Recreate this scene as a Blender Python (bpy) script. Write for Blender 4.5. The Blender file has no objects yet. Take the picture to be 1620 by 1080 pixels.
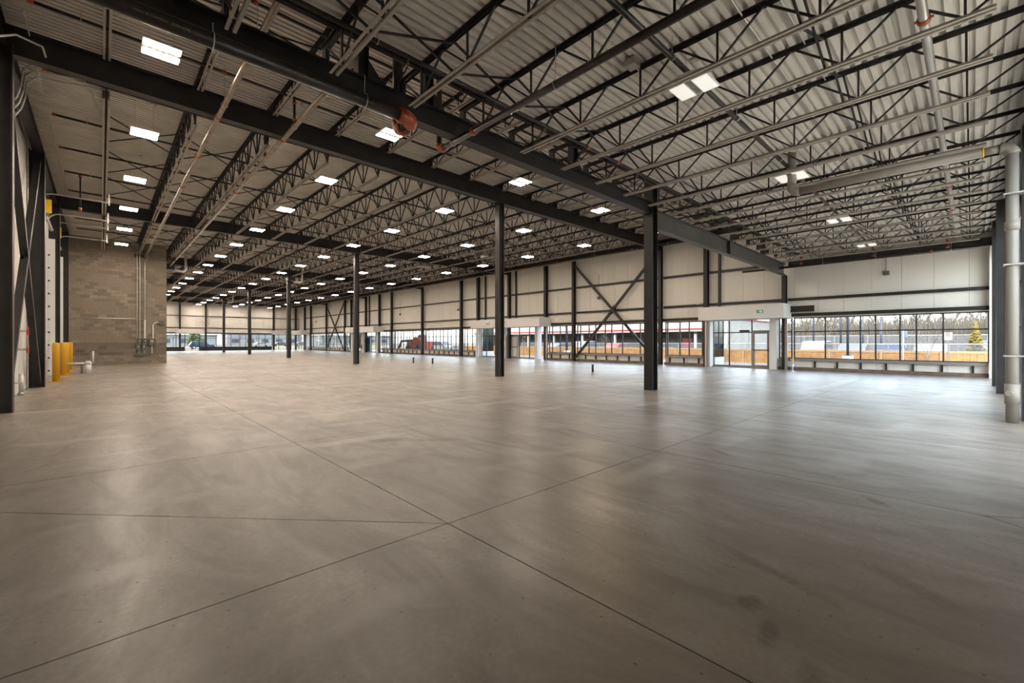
import bpy, math, random
from mathutils import Vector, Matrix
random.seed(7)
SC = bpy.context.scene
COL = SC.collection
R = math.radians

# ------------------------------------------------------------------ camera
F_PX = 688.0
cam = bpy.data.cameras.new('camera')
cam.sensor_width = 36.0
cam.lens = F_PX / 1620.0 * 36.0
cam.clip_end = 600
camo = bpy.data.objects.new('camera', cam)
camo.location = (0, 0, 1.5)
camo.rotation_euler = (R(90), 0, -math.atan2(650.0, 688.0))
COL.objects.link(camo)
SC.camera = camo

# ------------------------------------------------------------------ world, sun, exposure
SC.view_settings.view_transform = 'Standard'
SC.view_settings.look = 'None'
SC.view_settings.gamma = 1.0
SC.view_settings.use_curve_mapping = False
SC.view_settings.exposure = 0.30
SUN_STRENGTH = 6.0
SKY_STRENGTH = 1.15
LAMP_STRENGTH = 118.0
LAMP_COLOR = (1.0, 0.85, 0.70)
w = bpy.data.worlds.new('sky_world'); SC.world = w
w.use_nodes = True
nt = w.node_tree; nt.nodes.clear()
wo = nt.nodes.new('ShaderNodeOutputWorld'); bg = nt.nodes.new('ShaderNodeBackground')
sky = nt.nodes.new('ShaderNodeTexSky'); sky.sky_type = 'NISHITA'; sky.sun_disc = False
SUN_DIR = Vector((0.60, 0.10, -0.79)).normalized()       # direction the light travels
sky.sun_elevation = math.asin(-SUN_DIR.z)
sky.sun_rotation = math.atan2(-SUN_DIR.x, -SUN_DIR.y)
sky.air_density = 1.0; sky.dust_density = 2.0; sky.ozone_density = 1.0
bg.inputs['Strength'].default_value = SKY_STRENGTH
hs_ = nt.nodes.new('ShaderNodeHueSaturation'); hs_.inputs['Saturation'].default_value = .5
nt.links.new(sky.outputs[0], hs_.inputs['Color']); nt.links.new(hs_.outputs[0], bg.inputs[0]); nt.links.new(bg.outputs[0], wo.inputs[0])
sl = bpy.data.lights.new('sun', 'SUN'); sl.energy = SUN_STRENGTH; sl.angle = R(0.6); sl.color = (1.0, 0.94, 0.84)
so = bpy.data.objects.new('sun', sl); COL.objects.link(so)
so.rotation_euler = SUN_DIR.to_track_quat('-Z', 'Y').to_euler(); so.location = (-20, -20, 40)
try:
    SC.cycles.use_denoising = True
    SC.cycles.max_bounces = 8
    SC.cycles.diffuse_bounces = 6
    SC.cycles.transparent_max_bounces = 16
    SC.cycles.caustics_reflective = False
    SC.cycles.caustics_refractive = False
    SC.cycles.sample_clamp_indirect = 6.0
except Exception:
    pass

# ------------------------------------------------------------------ materials
MATS = {}
def newmat(name):
    m = bpy.data.materials.new(name); m.use_nodes = True
    nt = m.node_tree
    return m, nt, nt.nodes['Principled BSDF']
def mat(name, col, rough=0.6, metal=0.0, spec=0.5, var=0.0, vscale=4.0, bump=0.0, bscale=40.0, objvar=0.0):
    if name in MATS: return MATS[name]
    m, nt, p = newmat(name)
    p.inputs['Roughness'].default_value = rough
    p.inputs['Metallic'].default_value = metal
    p.inputs['Specular IOR Level'].default_value = spec
    c = nt.nodes.new('ShaderNodeRGB'); c.outputs[0].default_value = (*col, 1)
    out = c.outputs[0]
    geo = nt.nodes.new('ShaderNodeNewGeometry')
    if var > 0:
        n = nt.nodes.new('ShaderNodeTexNoise'); n.inputs['Scale'].default_value = vscale; n.inputs['Detail'].default_value = 5
        nt.links.new(geo.outputs['Position'], n.inputs['Vector'])
        r = nt.nodes.new('ShaderNodeMapRange'); r.inputs['From Min'].default_value = .3; r.inputs['From Max'].default_value = .7
        r.inputs['To Min'].default_value = 1 - var; r.inputs['To Max'].default_value = 1 + var
        nt.links.new(n.outputs['Fac'], r.inputs['Value'])
        mx = nt.nodes.new('ShaderNodeVectorMath'); mx.operation = 'SCALE'
        nt.links.new(out, mx.inputs[0]); nt.links.new(r.outputs[0], mx.inputs['Scale']); out = mx.outputs[0]
    if objvar > 0:
        oi = nt.nodes.new('ShaderNodeObjectInfo')
        r = nt.nodes.new('ShaderNodeMapRange'); r.inputs['To Min'].default_value = 1 - objvar; r.inputs['To Max'].default_value = 1 + objvar
        nt.links.new(oi.outputs['Random'], r.inputs['Value'])
        mx = nt.nodes.new('ShaderNodeVectorMath'); mx.operation = 'SCALE'
        nt.links.new(out, mx.inputs[0]); nt.links.new(r.outputs[0], mx.inputs['Scale']); out = mx.outputs[0]
    nt.links.new(out, p.inputs['Base Color'])
    if bump > 0:
        n = nt.nodes.new('ShaderNodeTexNoise'); n.inputs['Scale'].default_value = bscale; n.inputs['Detail'].default_value = 4
        nt.links.new(geo.outputs['Position'], n.inputs['Vector'])
        b = nt.nodes.new('ShaderNodeBump'); b.inputs['Strength'].default_value = bump; b.inputs['Distance'].default_value = .01
        nt.links.new(n.outputs['Fac'], b.inputs['Height']); nt.links.new(b.outputs[0], p.inputs['Normal'])
    MATS[name] = m
    return m
def emit(name, col, strength):
    m, nt, p = newmat(name)
    p.inputs['Base Color'].default_value = (.8, .8, .8, 1)
    p.inputs['Emission Color'].default_value = (*col, 1); p.inputs['Emission Strength'].default_value = strength
    MATS[name] = m; return m
def glassmat(name, tint, refl=1.0, rough=0.0):
    m = bpy.data.materials.new(name); m.use_nodes = True; nt = m.node_tree; nt.nodes.clear()
    o = nt.nodes.new('ShaderNodeOutputMaterial'); t = nt.nodes.new('ShaderNodeBsdfTransparent'); g = nt.nodes.new('ShaderNodeBsdfGlossy')
    f = nt.nodes.new('ShaderNodeFresnel'); f.inputs['IOR'].default_value = 1.45
    mul = nt.nodes.new('ShaderNodeMath'); mul.operation = 'MULTIPLY'; mul.inputs[1].default_value = refl
    mx = nt.nodes.new('ShaderNodeMixShader'); t.inputs[0].default_value = (*tint, 1); g.inputs['Roughness'].default_value = rough
    gg = nt.nodes.new('ShaderNodeNewGeometry'); fr = nt.nodes.new('ShaderNodeMath'); fr.operation = 'SUBTRACT'; fr.inputs[0].default_value = 1.0
    nt.links.new(gg.outputs['Backfacing'], fr.inputs[1]); m2 = nt.nodes.new('ShaderNodeMath'); m2.operation = 'MULTIPLY'   # reflect on the outer face of a pane only
    nt.links.new(f.outputs[0], mul.inputs[0]); nt.links.new(mul.outputs[0], m2.inputs[0]); nt.links.new(fr.outputs[0], m2.inputs[1]); nt.links.new(m2.outputs[0], mx.inputs[0])
    nt.links.new(t.outputs[0], mx.inputs[1]); nt.links.new(g.outputs[0], mx.inputs[2]); nt.links.new(mx.outputs[0], o.inputs[0])
    MATS[name] = m; return m

STEEL = mat('charcoal_steel', (.022, .0205, .0195), .42, 0, .45, var=.3, vscale=3)
JOIST = mat('joist_paint', (.030, .028, .026), .55, 0, .35)
LITSTEEL = mat('window_lit_steel', (.085, .082, .078), .42, 0, .45, var=.2, vscale=2)  # dark steel made paler: window light painted into one girder's colour
CHORD = mat('chord_grey', (.38, .34, .295), .45, 0, .5, var=.15, vscale=2)  # bottom chords, paler than the top chords
DECK = mat('galvanised_deck', (.70, .665, .61), .42, .1, .5, var=.12, vscale=1.2, objvar=.05)
ROOF = mat('roof_board', (.3, .29, .27), .9)
GALV = mat('galvanised_pipe', (.55, .53, .5), .35, .7)
PIPE = mat('black_steel_pipe', (.032, .026, .021), .33, .2, .5, var=.3, vscale=5)
MAINPIPE = mat('bare_steel_pipe', (.36, .31, .26), .28, .9, var=.2, vscale=4)
ORANGE = mat('orange_coupling', (.40, .075, .025), .45, 0, .5, var=.2, vscale=20)
PVC = mat('grey_pvc', (.27, .25, .22), .4, 0, .5)
WHITE = mat('white_paint', (.74, .73, .72), .6)
WHITEPL = mat('white_plastic', (.8, .79, .77), .4)
PANEL = None
YELLOW = mat('yellow_sleeve', (.72, .36, .01), .4)
YELTAG = mat('yellow_board', (.85, .55, .02), .5)
ALU = mat('anodised_aluminium', (.33, .31, .29), .4, .5)
MULL = mat('dark_mullion', (.03, .033, .038), .4, .1)
GLASS = glassmat('clear_glass', (.93, .96, .95))
GLASSD = glassmat('tinted_glass', (.10, .22, .22))
RED = mat('red_enamel', (.45, .02, .02), .35)
BOXGREY = mat('electrical_grey', (.12, .12, .105), .5)
SIGNGREEN = mat('exit_green', (.02, .36, .22), .5)
BLACK = mat('black_rubber', (.015, .015, .015), .6)
RUST = mat('red_oxide', (.10, .028, .02), .7)
TAN = mat('cream_board', (.62, .58, .5), .7)

def panel_mat():
    m, nt, p = newmat('insulated_panel')
    geo = nt.nodes.new('ShaderNodeNewGeometry'); sep = nt.nodes.new('ShaderNodeSeparateXYZ')
    nt.links.new(geo.outputs['Position'], sep.inputs[0])
    add = nt.nodes.new('ShaderNodeMath'); add.operation = 'ADD'
    nt.links.new(sep.outputs['X'], add.inputs[0]); nt.links.new(sep.outputs['Y'], add.inputs[1])
    mul = nt.nodes.new('ShaderNodeMath'); mul.operation = 'MULTIPLY'; mul.inputs[1].default_value = 2 * math.pi / .1
    nt.links.new(add.outputs[0], mul.inputs[0])
    si = nt.nodes.new('ShaderNodeMath'); si.operation = 'SINE'; nt.links.new(mul.outputs[0], si.inputs[0])
    b = nt.nodes.new('ShaderNodeBump'); b.inputs['Strength'].default_value = .25; b.inputs['Distance'].default_value = .004
    nt.links.new(si.outputs[0], b.inputs['Height']); nt.links.new(b.outputs[0], p.inputs['Normal'])
    oi = nt.nodes.new('ShaderNodeObjectInfo'); r = nt.nodes.new('ShaderNodeMapRange')
    r.inputs['To Min'].default_value = .95; r.inputs['To Max'].default_value = 1.03
    nt.links.new(oi.outputs['Random'], r.inputs['Value'])
    c = nt.nodes.new('ShaderNodeRGB'); c.outputs[0].default_value = (.80, .775, .725, 1)
    mx = nt.nodes.new('ShaderNodeVectorMath'); mx.operation = 'SCALE'
    nt.links.new(c.outputs[0], mx.inputs[0]); nt.links.new(r.outputs[0], mx.inputs['Scale'])
    nt.links.new(mx.outputs[0], p.inputs['Base Color']); p.inputs['Roughness'].default_value = .6; p.inputs['Specular IOR Level'].default_value = .25
    return m
PANEL = panel_mat()

def floor_mat():
    m, nt, p = newmat('polished_concrete')
    N = nt.nodes.new; L = nt.links.new
    geo = N('ShaderNodeNewGeometry')
    def noise(scale, detail=5, rough=.55, dist=0, vec=None):
        n = N('ShaderNodeTexNoise'); n.inputs['Scale'].default_value = scale; n.inputs['Detail'].default_value = detail
        n.inputs['Roughness'].default_value = rough; n.inputs['Distortion'].default_value = dist
        L(vec or geo.outputs['Position'], n.inputs['Vector']); return n.outputs['Fac']
    def ramp(src, a, b, lo=0., hi=1.):
        r = N('ShaderNodeMapRange'); r.inputs['From Min'].default_value = a; r.inputs['From Max'].default_value = b
        r.inputs['To Min'].default_value = lo; r.inputs['To Max'].default_value = hi; L(src, r.inputs['Value']); return r.outputs[0]
    def mix(fac, a, b):
        x = N('ShaderNodeMix'); x.data_type = 'RGBA'; L(fac, x.inputs['Factor'])
        for i, v in ((6, a), (7, b)):
            if isinstance(v, tuple): x.inputs[i].default_value = (*v, 1)
            else: L(v, x.inputs[i])
        return x.outputs[2]
    big = noise(.35, 6, .6, .6)
    mp = N('ShaderNodeMapping'); mp.inputs['Scale'].default_value = (1.6, .5, 1); mp.inputs['Rotation'].default_value = (0, 0, R(25)); L(geo.outputs['Position'], mp.inputs['Vector'])
    streak = noise(1.3, 7, .65, 1.2, mp.outputs[0])
    fine = noise(28, 4)
    speck = noise(90, 2)
    c = mix(ramp(big, .35, .65), (.25, .212, .175), (.40, .365, .325))
    c = mix(ramp(streak, .40, .68, 0, .75), c, (.185, .155, .125))
    c = mix(ramp(fine, .3, .7, 0, .42), c, (.20, .17, .14))
    c = mix(ramp(speck, .72, .78, 0, .7), c, (.06, .05, .04))
    # tyre scuffs: rings of faint pale dust
    wv = N('ShaderNodeTexWave'); wv.wave_type = 'RINGS'; wv.inputs['Scale'].default_value = .22; wv.inputs['Distortion'].default_value = 7; wv.inputs['Detail'].default_value = 3; wv.inputs['Detail Scale'].default_value = .35
    L(geo.outputs['Position'], wv.inputs['Vector'])
    gate = ramp(noise(.5, 3), .5, .62)
    mm = N('ShaderNodeMath'); mm.operation = 'MULTIPLY'; L(ramp(wv.outputs['Fac'], .8, .97, 0, .5), mm.inputs[0]); L(gate, mm.inputs[1])
    c = mix(mm.outputs[0], c, (.48, .45, .41))
    # dark oil stains, few and small
    st = noise(.9, 4, .6, .4)
    st2 = noise(7, 5, .7)
    ms = N('ShaderNodeMath'); ms.operation = 'MULTIPLY'; L(ramp(st, .64, .74), ms.inputs[0]); L(ramp(st2, .46, .62), ms.inputs[1])
    ms2 = N('ShaderNodeMath'); ms2.operation = 'MULTIPLY'; ms2.inputs[1].default_value = .45; L(ms.outputs[0], ms2.inputs[0])
    c = mix(ms2.outputs[0], c, (.10, .08, .06))
    # small dark specks and chips
    vo = N('ShaderNodeTexVoronoi'); vo.voronoi_dimensions = '2D'; vo.inputs['Scale'].default_value = 5.5; L(geo.outputs['Position'], vo.inputs['Vector'])
    sp = N('ShaderNodeSeparateColor'); L(vo.outputs['Color'], sp.inputs[0])
    sz = ramp(sp.outputs[0], 0, 1, .008, .05)
    lt = N('ShaderNodeMath'); lt.operation = 'LESS_THAN'; L(vo.outputs['Distance'], lt.inputs[0]); L(sz, lt.inputs[1])
    gt = N('ShaderNodeMath'); gt.operation = 'GREATER_THAN'; gt.inputs[1].default_value = .62; L(sp.outputs[1], gt.inputs[0])
    sm = N('ShaderNodeMath'); sm.operation = 'MULTIPLY'; L(lt.outputs[0], sm.inputs[0]); L(gt.outputs[0], sm.inputs[1])
    s7 = N('ShaderNodeMath'); s7.operation = 'MULTIPLY'; s7.inputs[1].default_value = .65; L(sm.outputs[0], s7.inputs[0])
    c = mix(s7.outputs[0], c, (.07, .055, .042))
    # worn stains where they lie on the slab
    wob = noise(5, 5, .7); wob2 = noise(22, 4, .7)
    for (sx, sy, rx, ry, rot, k) in ((3.2, 6.1, .34, .13, -20, .75), (3.75, 5.6, .6, .10, -35, .5), (5.3, .63, .17, .06, 40, .8), (2.72, .88, .10, .07, 0, .75), (2.5, .72, .16, .05, 10, .6), (10.5, 1.5, .9, .5, 10, .45),
                                     (6.1, 2.34, .22, .05, 60, .7), (3.2, .95, .5, .06, 70, .5), (1.35, .55, .22, .10, 30, .5), (2.2, .45, .22, .07, 20, .5), (3.6, .25, .3, .08, 60, .45), (2.6, 7.6, .5, .2, 20, .35), (7.5, 7.4, .9, .12, -30, .4)):
        mp2 = N('ShaderNodeMapping'); mp2.vector_type = 'TEXTURE'; mp2.inputs['Location'].default_value = (sx, sy, 0); mp2.inputs['Rotation'].default_value = (0, 0, R(rot)); mp2.inputs['Scale'].default_value = (rx, ry, 1)
        L(geo.outputs['Position'], mp2.inputs['Vector'])
        ln = N('ShaderNodeVectorMath'); ln.operation = 'LENGTH'; L(mp2.outputs[0], ln.inputs[0])
        ad = N('ShaderNodeMath'); ad.operation = 'MULTIPLY_ADD'; ad.inputs[1].default_value = 1.6; L(wob, ad.inputs[0]); L(ln.outputs['Value'], ad.inputs[2])
        mk = ramp(ad.outputs[0], 1.95, 1.25, 0, min(1., k * 1.15))
        m3 = N('ShaderNodeMath'); m3.operation = 'MULTIPLY'; L(mk, m3.inputs[0]); L(ramp(wob2, .3, .6, .35, 1), m3.inputs[1])
        c = mix(m3.outputs[0], c, (.115, .088, .062))
    L(c, p.inputs['Base Color'])
    L(ramp(streak, .3, .75, .30, .41), p.inputs['Roughness'])
    p.inputs['Specular IOR Level'].default_value = .33
    b = N('ShaderNodeBump'); b.inputs['Strength'].default_value = .12; b.inputs['Distance'].default_value = .01
    L(noise(14, 5), b.inputs['Height']); L(b.outputs[0], p.inputs['Normal'])
    return m
FLOOR = floor_mat()
CUTDARK = mat('saw_cut', (.02, .017, .014), .9)

def block_mat(name, col):
    m = mat(name, col, .85, 0, .3, var=.10, vscale=14, objvar=.24, bump=.3, bscale=60); return m
BLOCK = block_mat('concrete_block', (.255, .215, .17))
BLOCKLOW = block_mat('split_block', (.19, .16, .13))
MORTAR = mat('mortar', (.21, .175, .14), .95)

# ------------------------------------------------------------------ mesh helpers
class MB:
    def __init__(s): s.v = []; s.f = []
    def box(s, x0, y0, z0, x1, y1, z1):
        n = len(s.v)
        s.v += [(x0, y0, z0), (x1, y0, z0), (x1, y1, z0), (x0, y1, z0), (x0, y0, z1), (x1, y0, z1), (x1, y1, z1), (x0, y1, z1)]
        for q in ((0, 3, 2, 1), (4, 5, 6, 7), (0, 1, 5, 4), (1, 2, 6, 5), (2, 3, 7, 6), (3, 0, 4, 7)): s.f.append(tuple(n + i for i in q))
        return s
    def bar(s, p0, p1, w, h, up=(0, 0, 1), off=(0, 0)):
        """box bar from p0 to p1; w sideways, h along up; off shifts (side, up)"""
        a, b = Vector(p0), Vector(p1); d = (b - a).normalized(); u = Vector(up)
        if abs(d.dot(u)) > .98: u = Vector((1, 0, 0))
        si = d.cross(u).normalized(); u = si.cross(d).normalized(); n = len(s.v)
        for q in (a, b):
            for sx, sz in ((-1, -1), (1, -1), (1, 1), (-1, 1)):
                s.v.append(tuple(q + si * (sx * w / 2 + off[0]) + u * (sz * h / 2 + off[1])))
        for q in ((0, 1, 2, 3), (7, 6, 5, 4), (0, 4, 5, 1), (1, 5, 6, 2), (2, 6, 7, 3), (3, 7, 4, 0)): s.f.append(tuple(n + i for i in q))
        return s
    def tube(s, pts, r, n=10, cap=True, closed_r=None):
        pts = [Vector(p) for p in pts]; base = len(s.v); m = len(pts); prev = None
        for i, p in enumerate(pts):
            d = (pts[min(i + 1, m - 1)] - pts[max(i - 1, 0)]).normalized()
            if prev is None:
                a = Vector((0, 0, 1)) if abs(d.z) < .9 else Vector((1, 0, 0)); u = d.cross(a).normalized()
            else:
                u = (prev - d * prev.dot(d)).normalized()
            prev = u; v = d.cross(u); rr = r[i] if isinstance(r, (list, tuple)) else r
            for k in range(n):
                t = 2 * math.pi * k / n; s.v.append(tuple(p + u * (math.cos(t) * rr) + v * (math.sin(t) * rr)))
        for i in range(m - 1):
            for k in range(n):
                a = base + i * n + k; b = base + i * n + (k + 1) % n
                s.f.append((a, b, b + n, a + n))
        if cap:
            s.f.append(tuple(base + k for k in reversed(range(n)))); s.f.append(tuple(base + (m - 1) * n + k for k in range(n)))
        return s
    def prism(s, poly, axis, a0, a1):
        """polygon of 2D points extruded along an axis ('x': points are (y,z); 'y': (x,z); 'z': (x,y))"""
        n = len(s.v); k = len(poly)
        def P(q, a): return (a, q[0], q[1]) if axis == 'x' else (q[0], a, q[1]) if axis == 'y' else (q[0], q[1], a)
        s.v += [P(q, a0) for q in poly] + [P(q, a1) for q in poly]
        s.f.append(tuple(n + i for i in reversed(range(k)))); s.f.append(tuple(n + k + i for i in range(k)))
        for i in range(k): s.f.append((n + i, n + (i + 1) % k, n + k + (i + 1) % k, n + k + i))
        return s
    def ibeam(s, p0, p1, depth, width, tf=.02, tw=.014, up=(0, 0, 1)):
        """I-section; depth along up, centred on the line"""
        s.bar(p0, p1, width, tf, up, (0, depth / 2 - tf / 2)); s.bar(p0, p1, width, tf, up, (0, -depth / 2 + tf / 2)); s.bar(p0, p1, tw, depth - 2 * tf, up)
        return s
    def mesh(s, name, mt, off=(0, 0, 0), smooth=False):
        me = bpy.data.meshes.new(name)
        o = Vector(off)
        me.from_pydata([(a - o.x, b - o.y, c - o.z) for a, b, c in s.v], [], s.f)
        if mt: me.materials.append(mt)
        if smooth:
            me.polygons.foreach_set('use_smooth', [len(p.vertices) == 4 for p in me.polygons])
        me.update(); return me
WORLD = {}
def worldloc(o): return WORLD.get(o.name, Vector((0, 0, 0))) if o else Vector((0, 0, 0))
def tag(o, label=None, cat=None, group=None, kind=None):
    if label: o['label'] = label
    if cat: o['category'] = cat
    if group: o['group'] = group
    if kind: o['kind'] = kind
    return o
def build(mb, name, mt, parent=None, smooth=False, label=None, cat=None, group=None, kind=None, at=None):
    """world-space MB to an object; a child's mesh is stored relative to its parent's base"""
    off = worldloc(parent) if parent else Vector(at or (0, 0, 0))
    o = bpy.data.objects.new(name, mb.mesh(name, mt, off, smooth)); COL.objects.link(o)
    if parent:
        o.parent = parent; WORLD[o.name] = off.copy()
    else:
        o.location = off; WORLD[o.name] = off.copy()
    return tag(o, label, cat, group, kind)
def thing(name, label, cat, loc, group=None, kind=None):
    o = bpy.data.objects.new(name, None); o.empty_display_size = .1; COL.objects.link(o); o.location = loc; WORLD[o.name] = Vector(loc)
    return tag(o, label, cat, group, kind)
def struct(name, loc=(0, 0, 0)):
    return thing(name, None, None, loc, kind='structure')
def copy_tree(o, loc, parent=None):
    c = o.copy(); COL.objects.link(c); c.parent = parent
    if parent is None: c.location = loc; WORLD[c.name] = Vector(loc)
    for ch in o.children: copy_tree(ch, ch.location, c)
    return c
def inst(mesh, name, loc, parent):
    o = bpy.data.objects.new(name, mesh); COL.objects.link(o); o.parent = parent
    o.location = Vector(loc) - worldloc(parent); return o
ORD = ['first', 'second', 'third', 'fourth', 'fifth', 'sixth', 'seventh', 'eighth', 'ninth', 'tenth', 'eleventh', 'twelfth', 'thirteenth', 'fourteenth',
       'fifteenth', 'sixteenth', 'seventeenth', 'eighteenth', 'nineteenth', 'twentieth', 'twenty-first', 'twenty-second', 'twenty-third', 'twenty-fourth', 'twenty-fifth', 'twenty-sixth', 'twenty-seventh', 'twenty-eighth', 'twenty-ninth', 'thirtieth', 'thirty-first', 'thirty-second', 'thirty-third', 'thirty-fourth', 'thirty-fifth']

# ------------------------------------------------------------------ the building's grid
XL, XR = -1.75, 26.75          # door wall and window wall, inner faces
YN, YF = -0.98, 86.3           # near wall and far wall, inner faces
XC = 12.45                     # interior column line
G1 = 6.88
GY = [13.95, 28.4, 42.85, 57.3, 71.75]
YB = 38.6                      # block wall
ZH, ZL = 8.28, 6.06            # undersides of the high and the low deck
def zs(x): return .008 * max(0., XC - x)
UPX = 1.0585
def y_on_x(X, u): return X / UPX * (1538 - u) / (u - 160)
def x_on_y(Y, u): return Y * UPX * (u - 160) / (1538 - u)
def z_on_y(Y, u, v): return 1.5 + (540 - v) * Y / (.6867 * (1538 - u))
def z_on_x(X, u, v): return 1.5 + (540 - v) * X / (.7269 * (u - 160))

# ------------------------------------------------------------------ floor: slabs between saw cuts
fl = build(MB().box(XL - .25, YN - .25, -.35, XR + .25, YF + .25, -.016), 'floor', CUTDARK, kind='structure')
JX = [XL, -1.36, 2.08, 5.53, 8.98, 12.43, 15.88, 19.33, 22.78, XR]
JY = [YN, 2.97, 6.9, 10.45, 14.0, 17.6, 21.2, 24.8, 28.4, 32.0, 35.6, 39.2, 42.8, 50.0, 57.2, 64.4, 71.6, 78.9, YF]
def slab(poly, g):
    cx = sum(p[0] for p in poly) / len(poly); cy = sum(p[1] for p in poly) / len(poly)
    # inset towards the inside of every edge
    out = []
    k = len(poly)
    for i in range(k):
        a, b, c = Vector(poly[i - 1]), Vector(poly[i]), Vector(poly[(i + 1) % k])
        d1 = (b - a).normalized(); d2 = (c - b).normalized()
        n1 = Vector((-d1.y, d1.x)); n2 = Vector((-d2.y, d2.x)); m = (n1 + n2); m /= max(.3, m.dot(n1))
        out.append(tuple(b + m * g))
    build(MB().prism(out, 'z', -.03, 0), 'slab', FLOOR, fl)
for i in range(len(JX) - 1):
    for j in range(len(JY) - 1):
        a, b, c, d = JX[i], JX[i + 1], JY[j], JY[j + 1]
        if i == 0: continue
        if i == 1: a = JX[0]
        g = .005 if d < 15 else .006
        if i == 1 and j == 1:
            e = (-1.62, JY[j + 1])
            slab([(a, c), (b, c), e, (a, d)], g); slab([(b, c), (b, d), e], g)
        elif i == 2 and j == 0:
            slab([(a, c), (4.95, c), (b, -.07), (b, d), (a, d)], g); slab([(4.95, c), (6.15, c), (b, -.07)], g)
        elif i == 3 and j == 0:
            slab([(6.15, c), (b, c), (b, d), (a, d), (a, -.07)], g)
        else:
            slab([(a, c), (b, c), (b, d), (a, d)], g)
fl.data.materials[0] = CUTDARK

# ------------------------------------------------------------------ decks and roof
def deck(name, x0, x1, y0, y1, z, splits, slope):
    roof = build(MB().box(x0 - .3, y0, z + .36, x1 + .3, y1, z + .55), name, ROOF, kind='structure')
    P = .152; prof = [(0, .0), (.078, .0), (.086, .068), (.144, .068), (.152, .0)]
    y = y0; n = 6
    while y < y1 - .05:
        k = min(n, max(1, int(round((y1 - y) / P))))
        pts = []
        for i in range(k):
            for (a, b) in prof[:-1]: pts.append((y + i * P + a, b))
        pts.append((y + k * P, 0))
        for sa, sb in zip(splits[:-1], splits[1:]):
            mb = MB(); m = len(pts)
            for xx in (sa, sb):
                zz = z + (zs(xx) if slope else 0)
                mb.v += [(xx, py, zz + pz) for py, pz in pts]
            for i in range(m - 1): mb.f.append((i, i + 1, m + i + 1, m + i))
            build(mb, 'deck_sheet', DECK, roof)
        y += k * P
    return roof
deck('ceiling', XL, XR, YN - .2, 6.32, ZL, [XL - .2, 7.2, 16.4, XR + .2], False)
deck('ceiling', XL, XR, 6.4, YF + .2, ZH, [XL - .2, XC, XR + .2], True)
# step between the two roofs, above the low deck's edge
step = struct('wall_step')
build(MB().box(XL - .2, 6.34, ZL + .04, XR + .2, 6.44, ZH + .5), 'panel', ROOF, step)
build(MB().box(XL, 6.26, ZL - .05, XR, 6.34, ZL + .1), 'edge_angle', STEEL, step)

# ------------------------------------------------------------------ steel: columns
def column(x, y, z1, label, d=.30, b=.28, group='interior steel columns', axis='x', z0=0., plate=True):
    t = thing('steel_column', label, 'column', (x, y, z0), group)
    mb = MB()
    tf, tw = .022, .016
    if axis == 'x':
        mb.box(x - d / 2, y - b / 2, z0, x - d / 2 + tf, y + b / 2, z1); mb.box(x + d / 2 - tf, y - b / 2, z0, x + d / 2, y + b / 2, z1); mb.box(x - d / 2 + tf, y - tw / 2, z0, x + d / 2 - tf, y + tw / 2, z1)
    else:
        mb.box(x - b / 2, y - d / 2, z0, x + b / 2, y - d / 2 + tf, z1); mb.box(x - b / 2, y + d / 2 - tf, z0, x + b / 2, y + d / 2, z1); mb.box(x - tw / 2, y - d / 2 + tf, z0, x + tw / 2, y + d / 2 - tf, z1)
    build(mb, 'shaft', STEEL, t)
    if plate: build(MB().box(x - d / 2 - .03, y - b / 2 - .03, z1, x + d / 2 + .03, y + b / 2 + .03, z1 + .025), 'cap_plate', STEEL, t)
    return t
names = ['dark steel column under the near beam, closest to the camera', 'dark steel column second from the camera, left of the closest one',
         'slim dark column third from the camera, before the long glazed wall', 'slim dark column fourth from the camera towards the far wall',
         'slim dark column fifth from the camera, near the far glazing', 'thinnest dark column, farthest from the camera before the far wall']
column(XC, G1, 8.0, names[0], .30, .30, plate=False)
for y, n in zip(GY, names[1:]): column(XC, y, 7.40, n, .29, .27)

# girders
def girder(x0, x1, y, zb, depth, label, width=.24, slope=False, group='roof girders', m=STEEL):
    t = thing('steel_girder', label, 'beam', (x0, y, zb), group)
    if slope and x0 < XC < x1:
        xs = [x0, XC, x1]
    else: xs = [x0, x1]
    for a, b in zip(xs[:-1], xs[1:]):
        zc = zb + depth / 2
        build(MB().ibeam((a + .005, y, zc + (zs(a) if slope else 0)), (b - .005, y, zc + (zs(b) if slope else 0)), depth, width, .022, .014), 'beam_length', m, t)
    return t
girder(XL + .05, XC - .16, G1, 5.42, .38, 'dark steel beam overhead carrying the big pipe, left of the closest column', .24)
gr = girder(XC + .16, 26.35, G1, 5.03, .58, 'dark steel beam lightened for window light, from the closest column to the window wall', .24, m=LITSTEEL)
for i, x in enumerate((18.6,)):
    build(MB().box(x - .01, G1 - .12, 5.05, x + .01, G1 + .12, 5.58), 'stiffener', STEEL, gr)
gl = ['long dark roof girder crossing the picture, second beam from the camera', 'dark roof girder passing in front of the block wall top', 'dark roof girder just behind the block wall corner',
      'second dark roof girder behind the block wall corner', 'farthest dark roof girder before the far wall']
for y, n in zip(GY, gl): girder(XL + .05, 26.35, y, 7.42, .60, n, .26, True)
girder(XL + .05, 26.35, G1, 7.6, .42, 'upper steel girder above the near beam, mostly hidden by the low deck', .22, True)
for i, x in enumerate((3.1, 4.35, 8.6, 19.2, 23.0)):
    t = thing('stub_post', ORD[i].capitalize() + ' short steel post standing on the near beam, counted from the left wall', 'post', (x, G1, 5.8 if x < XC else 5.61), 'short posts between the near beam and upper girder')
    build(MB().ibeam((x, G1, 5.8 if x < XC else 5.61), (x, G1, 7.6), .18, .18, .015, .012, (1, 0, 0)), 'post_shaft', STEEL, t)
    z0 = 5.8 if x < XC else 5.61
    build(MB().prism([(x + .09, z0), (x + .45, z0), (x + .09, z0 + .4)], 'y', G1 - .012, G1 + .012), 'gusset', STEEL, t)
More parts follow.
